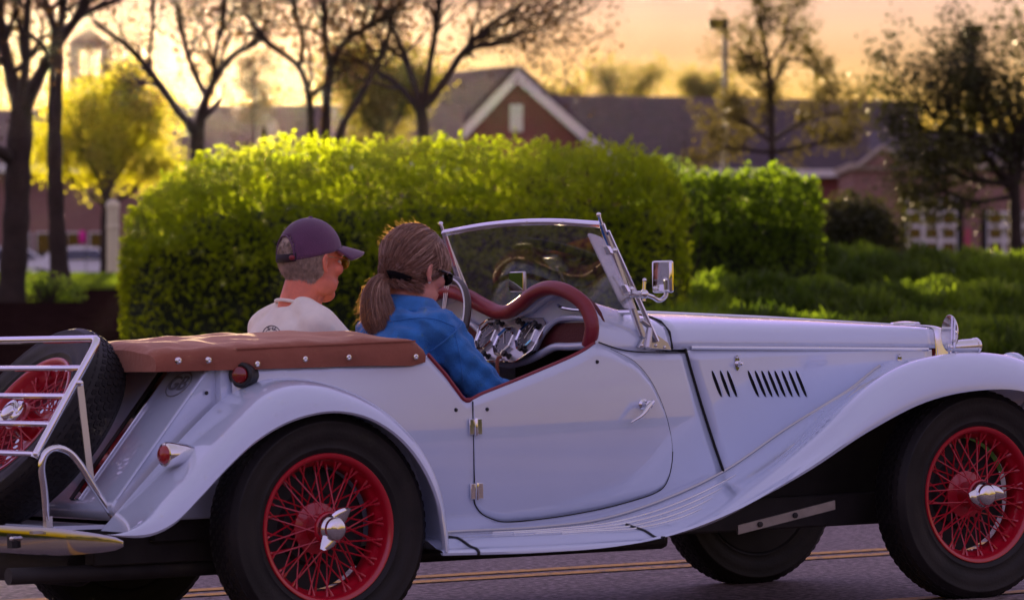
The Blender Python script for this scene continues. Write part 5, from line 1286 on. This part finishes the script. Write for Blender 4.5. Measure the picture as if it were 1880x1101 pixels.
sh_.add(*loft([ring((x, .28, z), (1, 0, 0), (0, 1, 0), a, b, 28) for x, z, a, b in ((.42, .46, .13, .19), (.41, .60, .125, .185), (.415, .75, .12, .195), (.43, .86, .105, .20), (.445, .905, .09, .175), (.455, .940, .075, .115), (.462, .962, .068, .080))], True, True))
for s in (-1, 1):
    sh = np.array([.45, .28+s*.155, .888]); el_ = np.array([.60, .28+s*.24, .70]); chain(sh_, [sh*.9+np.array([.45, .28+s*.05, .92])*.1, sh, sh*.35+el_*.65], [.07, .070, .064]); chain(sh_, [(.458, .28+s*.055, .945), (.452, .28+s*.15, .905)], [.050, .060])
tee = organic('t_shirt', sh_, .007, 8, MAT['tee'], man, wrinkle(1, .0022), mo)
# neckband
nb = ring((.465, .28, .966), unit([1, 0, -.30]), (0, 1, 0), .066, .073, 40); MB().add(*tube(np.vstack([nb, nb[:2]]), .0055, 8, False)).build('neckband', MAT['tee'], man, origin=mo)
tr = MB()
for s in (-1, 1): chain(tr, [(.44, .28+s*.09, .535), (.85, .28+s*.11, .60), (1.15, .28+s*.10, .40)], [.10, .078, .055])
organic('trousers', tr, .010, 4, MAT['trousers'], man, None, mo)
# round print on the back of the shirt: raised circular stamp with letters
pc_ = cy(500, 612, .36); pn = unit(np.array([-.93, -.30, .2])); pe_ = unit(np.cross([0, 0, 1], pn))*1.0; pu = np.cross(pn, pe_)
mat('print', (.10, .09, .11), .9)
from mathutils.bvhtree import BVHTree
def caster(o, org):
    me_ = o.data; bv = BVHTree.FromPolygons([tuple(q_.co) for q_ in me_.vertices], [tuple(q_.vertices) for q_ in me_.polygons])
    def f(u, v, off=.0012):
        d_ = cray(u, v); h = bv.ray_cast(Vector(cC-np.array(org)), Vector(unit(d_)))
        return None if h[0] is None else np.array(h[0])+np.array(h[1])*off+np.array(org)
    return f
ct_ = caster(tee, mo)
for rad_, wd2 in ((17, .0013), (12.5, .0009)):
    P = [ct_(499+rad_*math.cos(t), 617+rad_*1.12*math.sin(t)) for t in np.linspace(0, 2*math.pi, 40)]; P = [p for p in P if p is not None]
    if len(P) > 8: MB().add(*tube(np.array(P), wd2, 5, False)).build('shirt_print', MAT['print'], tee, origin=mo)
for ch, (uu, vv, rt) in zip('SU', ((494, 604, -.25), (503, 604, .25))):
    cu_ = bpy.data.curves.new('shirt_letter', 'FONT'); cu_.body = ch; cu_.size = 9; cu_.align_x = 'CENTER'; cu_.align_y = 'CENTER'; cu_.offset = .25
    ob = bpy.data.objects.new('shirt_letter', cu_); COL.objects.link(ob); m3 = bpy.data.meshes.new_from_object(ob.evaluated_get(bpy.context.evaluated_depsgraph_get())); bpy.data.objects.remove(ob)
    for q_ in m3.vertices:
        x_, y_ = q_.co[0]*math.cos(rt)+q_.co[1]*math.sin(rt), q_.co[1]*math.cos(rt)-q_.co[0]*math.sin(rt); p = ct_(uu+x_, vv-y_, .0015)
        q_.co = Vector((p if p is not None else ct_(uu, vv))-mo)
    m3.materials.append(MAT['print']); link(bpy.data.objects.new('shirt_letter', m3), tee)
# hair (grey, short, below the cap)
g = np.random.default_rng(31)
def on_skull(th, ph, off=0.0, c=(-.012, 0, .040), r=(.095, .075, .088)):
    "th azimuth from front (0) round the left; ph elevation"
    r = np.array(r)+off
    return np.stack([c[0]+r[0]*np.cos(th)*np.cos(ph), c[1]+r[1]*np.sin(th)*np.cos(ph), c[2]+r[2]*np.sin(ph)], -1)
n = 9000; th = math.pi+g.uniform(-1.62, 1.62, n); zc0 = g.uniform(-.055, .075, n)
zlow = -.080+.065*(np.abs(th-math.pi)/1.62)**2.2
ztop = np.where(np.abs(th-math.pi) < .5, .062, .030); zc0 = zlow+(ztop-zlow)*g.random(n); paths = []
ph = np.arcsin(np.clip((zc0-.040)/.092, -.98, .98)); base = on_skull(th, np.maximum(ph, -.75), .003)
base[:, 2] = zc0
fl = np.where(zc0 < -.01, 1.0, .35)[:, None]
inward = np.clip((-.01-zc0)/.06, 0, 1)[:, None]
for k in range(5):
    t = k/4
    out_ = unit(base*[1, 1, 0]-np.array([-.012, 0, 0]))
    paths.append(base+np.array([0, 0, -.030])*t+out_*(.0065*math.sin(t*2.2))-out_*inward*.012*t+g.normal(0, .0015, (n, 3)))
hp = np.stack(paths, 1); hp = hp@A_.T+MH-mo
bigmesh('hair', ribbons(hp, .0008, g), 4, MAT['hairgrey'], man)['kind'] = 'stuff'
hs = MB(); S_ = []
for t in np.linspace(math.pi-1.58, math.pi+1.58, 32):
    zl = -.074+.062*(abs(t-math.pi)/1.58)**2.2
    S_.append([tf(np.append((on_skull(t, max(-.75, math.asin(np.clip((z-.04)/.092, -.98, .98))), .003)-[0, 0, 0])[:2]*1.0, z)) for z in np.linspace(zl, .10, 12)])
hs.add(*loft(S_)).build('hair_base', MAT['hairgrey'], man, origin=mo)
# cap
S_ = []; nth = 72; nph = 16
def cap_low(t): return .024+.026*math.cos(t)      # lower edge height round the head
for i in range(nth+1):
    t = 2*math.pi*i/nth; col = []
    for j in range(nph+1):
        u_ = j/nph; z0 = cap_low(t); z = z0+(.138-z0)*math.sin(u_*math.pi/2); q_ = (z-.020)/.119; rr_ = math.sqrt(max(0, 1-max(q_, 0)**2.3)) if q_ > 0 else 1.0
        seam_ = 1-.006*max(0, math.cos(6*t))**30
        col.append(tf(np.array([-.010+.108*rr_*math.cos(t)*seam_, .086*rr_*math.sin(t)*seam_, z])))
    S_.append(col)
v, f = loft(S_)
keep = []
for q_ in f:
    i, j = q_[0]//(nph+1), q_[0] % (nph+1); t = 2*math.pi*(i+.5)/nth; dt = abs(t-math.pi)
    if dt < .56 and j < 7 and (dt/.56)**2+(j/6.0)**2 < 1.0: continue
    keep.append(q_)
capo = MB().add(v, keep).build('cap', MAT['cap'], man, origin=mo, solid=.003, sharp=0)
# edge of the opening, strap, button, brim
ar = []
for a in np.linspace(0, math.pi, 24):
    t = math.pi+.57*math.cos(a); u_ = max(0, math.sin(a)*6.3/nph); z0 = cap_low(t); z = z0+(.138-z0)*math.sin(u_*math.pi/2); q_ = max((z-.020)/.119, 0); rr_ = math.sqrt(max(0, 1-q_**2.3)); ar.append(tf(np.array([-.010+.109*rr_*math.cos(t), .087*rr_*math.sin(t), z])))
MB().add(*tube(ar, .0028, 6)).build('opening_binding', MAT['cap'], capo, origin=mo)
S_ = [[tf((-.010+.1105*math.cos(t), .0885*math.sin(t), cap_low(t)+z)) for z in (-.004, .010, .022)] for t in np.linspace(math.pi-.72, math.pi+.62, 16)]
MB().add(*loft(S_)).build('strap', MAT['capdark'], capo, origin=mo, solid=.003)
t = math.pi-.0; bq = tf((-.010+.1125*math.cos(math.pi+.50), .0905*math.sin(math.pi+.50), cap_low(t)+.012))
MB().add(*ball(bq, (.010, .010, .008), 10, 6)).build('buckle', MAT['redleather'], capo, origin=mo)
MB().add(*ball(tf((-.010, 0, .139)), (.008, .008, .005), 10, 6)).build('button', MAT['cap'], capo, origin=mo)
S_ = []
for t in np.linspace(-1.15, 1.15, 26):
    row = []
    for e in np.linspace(0, 1, 8):
        x0_ = -.010+.1075*math.cos(t); y0_ = .0855*math.sin(t); L_ = .088*math.cos(t*.98)**.55 if abs(t) < 1.55 else 0
        row.append(tf((x0_+e*L_, y0_*(1+.06*e), cap_low(t)+.004-.010*e-.020*(y0_/.085)**2*e-.004*e*e)))
    S_.append(row)
MB().add(*loft(S_)).build('brim', MAT['cap'], capo, origin=mo, solid=.004)
# glasses
gl = MB()
for s in (-1, 1):
    rr = ring(tf((.100, s*.034, .002)), A_[:, 1], A_[:, 2], .024, .018, 24); gl.add(*tube(np.vstack([rr, rr[:2]]), .0011, 6, False))
    gl.add(*tube([tf((.098, s*.058, .008)), tf((.085, s*.072, .010)), tf((.0, s*.080, .018)), tf((-.012, s*.081, .008))], .0011, 6))
gl.add(*tube([tf((.104, -.012, .004)), tf((.108, 0, .008)), tf((.104, .012, .004))], .0011, 6))
glo = gl.build('glasses', MAT['goldwire'], man, origin=mo)
for s in (-1, 1):
    MB().add(*prism(ring(tf((.100, s*.034, .002)), A_[:, 1], A_[:, 2], .0235, .0175, 24), A_[:, 0]*.0015)).build('lens', MAT['amber'], glo, origin=mo, smooth=False)
    MB().add(*ball(tf((.076, s*.030, .001)), .0125, 12, 8)).build('eye', MAT['eyewhite'], man, origin=mo)
# ---------------------------------------------------------------- the woman (near seat)
WH = np.array([.566, -.262, 1.056])
wom = empty('person', 'woman with brown ponytail and blue denim shirt in the near seat, head bowed', 'person', CF@Matrix.Translation(Vector((.46, -.26, .47))))
woo = np.array([.46, -.26, .47])
tf, A_ = headframe(WH, R(6), R(12)); Ax = A_.T
bd = MB(); head(bd, tf, Ax, .95, False, .012)
capsule(bd, tf((-.026, 0, -.03)), (.515, -.26, .945), .048, .054, 16); capsule(bd, tf((.0, 0, -.06)), (.535, -.26, .93), .038, .045); bd.add(*ball((.50, -.26, .90), (.07, .10, .05)))
chain(bd, [(.49, -.26, .86), (.46, -.26, .70), (.45, -.26, .52)], [.085, .085, .11])
wsh = {}
for s in (-1, 1):
    sh = np.array([.545, -.26+s*.150, .880]); el_ = np.array([.685, -.26+s*.205, .690]); wr = np.array([.86, -.26+s*.07, .665]); wsh[s] = (sh, el_, wr)
    chain(bd, [sh, el_], [.045, .036]); chain(bd, [el_, wr], [.036, .023]); hand(bd, wr, np.array([.9, -s*.35, -.05]), np.array([.1, -s*.2, -1]), -s, .6)
    chain(bd, [(.47, -.26+s*.09, .53), (.86, -.26+s*.10, .59), (1.12, -.26+s*.09, .40)], [.085, .062, .042])
organic('body', bd, .0048, 6, MAT['skin2'], wom, origin=woo)
sh_ = MB()
sh_.add(*loft([ring((x, -.26, z), unit([1, 0, -.25]), (0, 1, 0), a, b, 28) for x, z, a, b in ((.45, .46, .13, .18), (.445, .58, .12, .17), (.455, .70, .12, .18), (.480, .80, .118, .188), (.503, .875, .108, .178), (.520, .922, .092, .135), (.530, .950, .074, .085))], True, True))
for s in (-1, 1):
    sh, el_, wr = wsh[s]; chain(sh_, [sh+np.array([-.01, -s*.03, .012]), sh, el_], [.066, .070, .058]); chain(sh_, [el_, el_*.45+wr*.55, el_*.15+wr*.85], [.058, .046, .040])
def wrk(c):
    d = np.minimum(1, np.abs(c[:, 1]+.26)/.12)
    return (.0030+.0020*d)*(1.2-2.4*np.abs(np.sin(c[:, 2]*26+c[:, 0]*21+2.5*np.sin(c[:, 1]*14+c[:, 0]*9)))**.8+np.sin(c[:, 2]*85+7*np.sin(c[:, 1]*12)+5*np.sin(c[:, 0]*15))*.5+np.sin(c[:, 0]*75+c[:, 1]*60+c[:, 2]*45+4*np.sin(c[:, 2]*16))*.6+.5*np.sin(c[:, 2]*38+c[:, 1]*31))
shirt = organic('shirt', sh_, .0065, 8, MAT['denim'], wom, wrk, woo)
cw_ = caster(shirt, woo)
for poly_ in ([(680, 600), (720, 590), (760, 584), (800, 586), (835, 600)], [(833, 598), (838, 625), (846, 660), (850, 700)], [(836, 556), (848, 580), (856, 598)]):
    P = [cw_(u, v, .001) for u, v in cat(np.array(poly_, float), 24)]; P = [p for p in P if p is not None]
    if len(P) > 4: MB().add(*tube(np.array(P), .0016, 5, False)).build('seam', MAT['denim'], shirt, origin=woo)
# collar: standing band and fold-over
S_ = []
for t in np.linspace(-2.55, 2.55, 44):
    cx0, cy0 = .540, -.26; ca, sa = math.cos(t+math.pi), math.sin(t+math.pi); fr = abs(t)/2.55
    top = np.array([cx0+.064*ca, cy0+.066*sa, .992-.016*fr]); bot_out = np.array([cx0-.004+(.092+.018*fr)*ca, cy0+(.098+.014*fr)*sa, .948-.022*fr]); mid = np.array([cx0+.078*ca, cy0+.082*sa, .985-.018*fr]); inn = np.array([cx0+.060*ca, cy0+.062*sa, .945])
    S_.append(cat(np.array([inn, top, mid, bot_out]), 10))
MB().add(*loft(S_)).build('collar', MAT['denim'], wom, origin=woo, solid=.003, sharp=0)
# seams of the shirt
sh, el_, wr = wsh[-1]
d_ = unit(el_-sh); e1 = unit(np.cross(d_, [0, 0, 1])); e2 = np.cross(d_, e1)
rr = ring(sh+d_*.028+np.array([0, 0, -.002]), e1, e2, .071, .071, 36); MB().add(*tube(np.vstack([rr, rr[:2]]), .0022, 5, False)).build('sleeve_seam', MAT['denim'], shirt, origin=woo)
tr = MB()
for s in (-1, 1): chain(tr, [(.47, -.26+s*.09, .53), (.86, -.26+s*.10, .59), (1.12, -.26+s*.09, .40)], [.10, .075, .052])
organic('trousers', tr, .010, 4, MAT['trousers'], wom, None, woo)
# hair: base volume, strands swept back to the tie, ponytail
tie = np.array([-.100, 0, -.040])
hb = MB(); hb.add(*ball(tf((-.016, 0, .046)), (.103, .080, .090), 24, 16, Ax)); hb.add(*ball(tf((-.062, 0, -.004)), (.056, .064, .052), 18, 12, Ax)); hb.add(*ball(tf((-.050, 0, -.036)), (.045, .058, .034), 18, 12, Ax)); capsule(hb, tf((-.06, 0, -.01)), tf(tie), .05, .024)
def clip_face(c): return c*0
hbo = organic('hair_base', hb, .005, 6, MAT['hairbrown'], wom, None, woo)
g = np.random.default_rng(32); n = 11000
# roots along the forehead hairline and over the crown
th = g.uniform(-2.0, 2.0, n); t_ = g.random(n); hl = .062-.075*(np.abs(th)/2.0)**1.6
phr = np.arcsin(np.clip((hl-.046)/.09, -.95, .95)); phr = phr+(1.45-phr)*t_**1.6
P0 = on_skull(th, phr, .0, (-.016, 0, .046), (.104, .084, .091))
K = 12; paths = []
for k in range(K):
    s = k/(K-1); q_ = P0*(1-s)+(tie+g.normal(0, .010, (n, 3)))*s if k == 0 else P0*(1-s)+tie*s
    # push out to the skull surface
    c = np.array([-.016, 0, .046]); r = np.array([.105, .085, .092]); rel = (q_-c)/r; L_ = np.linalg.norm(rel, axis=1, keepdims=True)
    tgt = np.maximum(L_, 1.0+.035*math.sin(math.pi*s)); blend = min(1, (1-s)*2.6)
    q_ = c+rel/L_*(L_*(1-blend)+tgt*blend)*r
    paths.append(q_)
hp = np.stack(paths, 1)+g.normal(0, .0018, (n, 1, 3))+np.cumsum(g.normal(0, .0005, (n, K, 3)), 1)
m_ = g.random(n) < .33
W_ = lambda P: P@A_.T+WH-woo
bigmesh('hair', ribbons(W_(hp[~m_]), .0008, g), 4, MAT['hairbrown'], wom)['kind'] = 'stuff'
o = bigmesh('hair_highlights', ribbons(W_(hp[m_]), .0008, g), 4, MAT['hairlight'], wom); o['kind'] = 'stuff'
# lower strands from nape and sides up to the tie
n = 5000; sg_n = np.where(g.random(n) < .5, -1, 1); th = sg_n*g.uniform(1.45, 3.14, n); zz = g.uniform(-.070, .035, n)
P0 = np.stack([-.020+.088*np.cos(th), .070*np.sin(th), zz], 1); P0[:, :2] *= (1-.10*np.clip(-zz/.07, 0, 1))[:, None]
lp = np.stack([P0*(1-s)+tie*s+np.stack([np.cos(th), np.sin(th), 0*th], 1)*(.020*math.sin(math.pi*min(1, s*1.15+.12))) for s in np.linspace(0, 1, 8)], 1)+g.normal(0, .0012, (n, 1, 3))
o = bigmesh('nape_hair', ribbons(W_(lp), .0008, g), 4, MAT['hairbrown'], wom); o['kind'] = 'stuff'
mat('bandblack', (.006, .005, .006), .95, spec=.1)
cb_ = caster(hbo, woo); rows_ = []
for u, v, w2 in ((714, 503, 7), (722, 505, 9), (735, 509, 10), (750, 513, 9), (765, 516, 8), (778, 518, 6)):
    P = [cb_(u, v+k*w2, .011) for k in (-1, -.33, .33, 1)]
    if all(p is not None for p in P): rows_.append(P)
if len(rows_) > 2: MB().add(*loft(rows_)).build('hair_band', MAT['bandblack'], wom, origin=woo, solid=.003, sharp=0)
# fringe falling over the temple
n = 700; th = g.uniform(-1.5, 1.5, n); P0 = on_skull(th, g.uniform(.3, .75, n), .003, (-.016, 0, .046), (.104, .084, .091)); dn_ = np.stack([.010+0*th, np.sign(th)*.010, -.070+.0*th], 1)*g.uniform(.6, 1.1, (n, 1))
fp = np.stack([P0+dn_*s+np.stack([.014*math.sin(s*2.6)*np.cos(th), .014*math.sin(s*2.6)*np.sin(th), 0*th], 1) for s in np.linspace(0, 1, 7)], 1)+np.cumsum(g.normal(0, .0007, (n, 7, 3)), 1)
o = bigmesh('fringe', ribbons(W_(fp), .0011, g), 4, MAT['hairlight'], wom); o['kind'] = 'stuff'
# flyaways
n = 150; th = g.uniform(-3.1, 3.1, n); P0 = on_skull(th, g.uniform(.2, 1.5, n), .004, (-.016, 0, .046), (.104, .084, .091)); dirn = unit(P0-np.array([-.016, 0, .046]))*.014+np.array([-.030, 0, -.004]); dirn = dirn*g.uniform(.3, 1.1, (n, 1))
fp = np.stack([P0+dirn*s+g.normal(0, .004, (n, 3))*s*s for s in np.linspace(0, 1, 6)], 1)
o = bigmesh('stray_hair', ribbons(W_(fp), .0004, g), 4, MAT['hairstray'], wom); o['kind'] = 'stuff'
# ponytail in car axes
T_ = tf(tie); core = cat(np.array([T_, T_+[-.022, .0, -.012], T_+[-.044, -.006, -.05], T_+[-.040, -.012, -.110], T_+[-.020, -.014, -.165]]), 20)
wd_ = np.interp(np.linspace(0, 1, 20), [0, .12, .4, .7, .9, 1], [.016, .026, .041, .050, .042, .024])
Tt, Nn, Bb = frames(core); n = 5200
S_ = [core[i]+np.outer(np.cos(a_), Nn[i])*wd_[i]*.86+np.outer(np.sin(a_), Bb[i])*wd_[i]*.86 for i in range(20) for a_ in [np.linspace(0, 2*np.pi, 20, endpoint=False)]]
pt = MB().add(*loft(S_, True, True)).build('ponytail', MAT['hairbrown'], wom, origin=woo)
a = g.uniform(0, 2*np.pi, n); rr_ = np.sqrt(g.uniform(.55, 1.12, n)); idx = np.arange(20)
P = core[None]+(np.cos(a)*rr_)[:, None, None]*(Nn*wd_[:, None])[None]+(np.sin(a)*rr_)[:, None, None]*(Bb*wd_[:, None])[None]
ln = g.uniform(.75, 1.0, n); k = np.linspace(0, 1, 12)
P = np.stack([np.stack([np.interp(k*l_*19, idx, P[i, :, c]) for c in range(3)], 1) for i, l_ in enumerate(ln)])+np.cumsum(g.normal(0, .0009, (n, 12, 3)), 1)
m_ = g.random(n) < .3
o = bigmesh('ponytail_strands', ribbons(P[~m_]-woo, .0008, g), 4, MAT['hairbrown'], pt); o['kind'] = 'stuff'
o = bigmesh('ponytail_strands', ribbons(P[m_]-woo, .0008, g), 4, MAT['hairlight'], pt); o['kind'] = 'stuff'
n = 260; i0 = g.integers(2, 17, n); st = core[i0]; dr = unit(g.normal(size=(n, 3))+np.array([-1.2, -.3, -.3])); fp = np.stack([st+dr*wd_[i0][:, None]*.8+dr*s*.035+np.array([0, 0, -.02])*s*s+g.normal(0, .003, (n, 3))*s for s in np.linspace(0, 1, 6)], 1)
o = bigmesh('stray_hair', ribbons(fp-woo, .0004, g), 4, MAT['hairstray'], pt); o['kind'] = 'stuff'
mb = MB(); dt_ = unit(core[2]-core[0])
for k in range(4):
    e1 = unit(np.cross(dt_, [0, 1, .2])); e2 = np.cross(dt_, e1); rr = ring(core[0]+dt_*(.004*k-.008), e1, e2, .021, .021, 20); mb.add(*tube(np.vstack([rr, rr[:2]]), .005, 6, False))
mb.build('hair_tie', MAT['shade'], wom, origin=woo)
# sunglasses, earring, eyes
sg = MB()
for s in (-1, 1):
    sg.add(*tube([tf((.090, s*.060, .006)), tf((.078, s*.074, .008)), tf((.0, s*.079, .012)), tf((-.010, s*.079, .006))], [.0055, .005, .003, .0025], 8))
    sg.add(*prism(ring(tf((.092, s*.032, -.002)), A_[:, 1], A_[:, 2], .030, .021, 24), A_[:, 0]*.004))
    MB().add(*ball(tf((.072, s*.029, .001)), .012, 12, 8)).build('eye', MAT['eyewhite'], wom, origin=woo)
    MB().add(*ball(tf((-.002, s*.078, -.032)), .0042, 10, 8)).build('earring', MAT['pearl'], wom, origin=woo)
sg.add(*tube([tf((.094, -.006, .004)), tf((.098, 0, .006)), tf((.094, .006, .004))], .003, 6)); sg.build('sunglasses', MAT['shade'], wom, origin=woo)
# ------------------------------------------------------------------ evening haze
hz = MB().add(*box((-420, -60, -14), (420, 620, 32))).build('haze', None, smooth=False)
hm = bpy.data.materials.new('haze'); hm.use_nodes = True; hn = hm.node_tree; hn.nodes.clear()
ho = hn.nodes.new('ShaderNodeOutputMaterial'); hv = hn.nodes.new('ShaderNodeVolumePrincipled')
hv.inputs['Color'].default_value = (.95, .90, .86, 1); hv.inputs['Density'].default_value = .0000042; hv.inputs['Anisotropy'].default_value = .945
hn.links.new(hv.outputs[0], ho.inputs['Volume'])
hz.data.materials.clear(); hz.data.materials.append(hm)
tag(hz, 'thin warm evening haze filling the air', 'haze', kind='stuff')
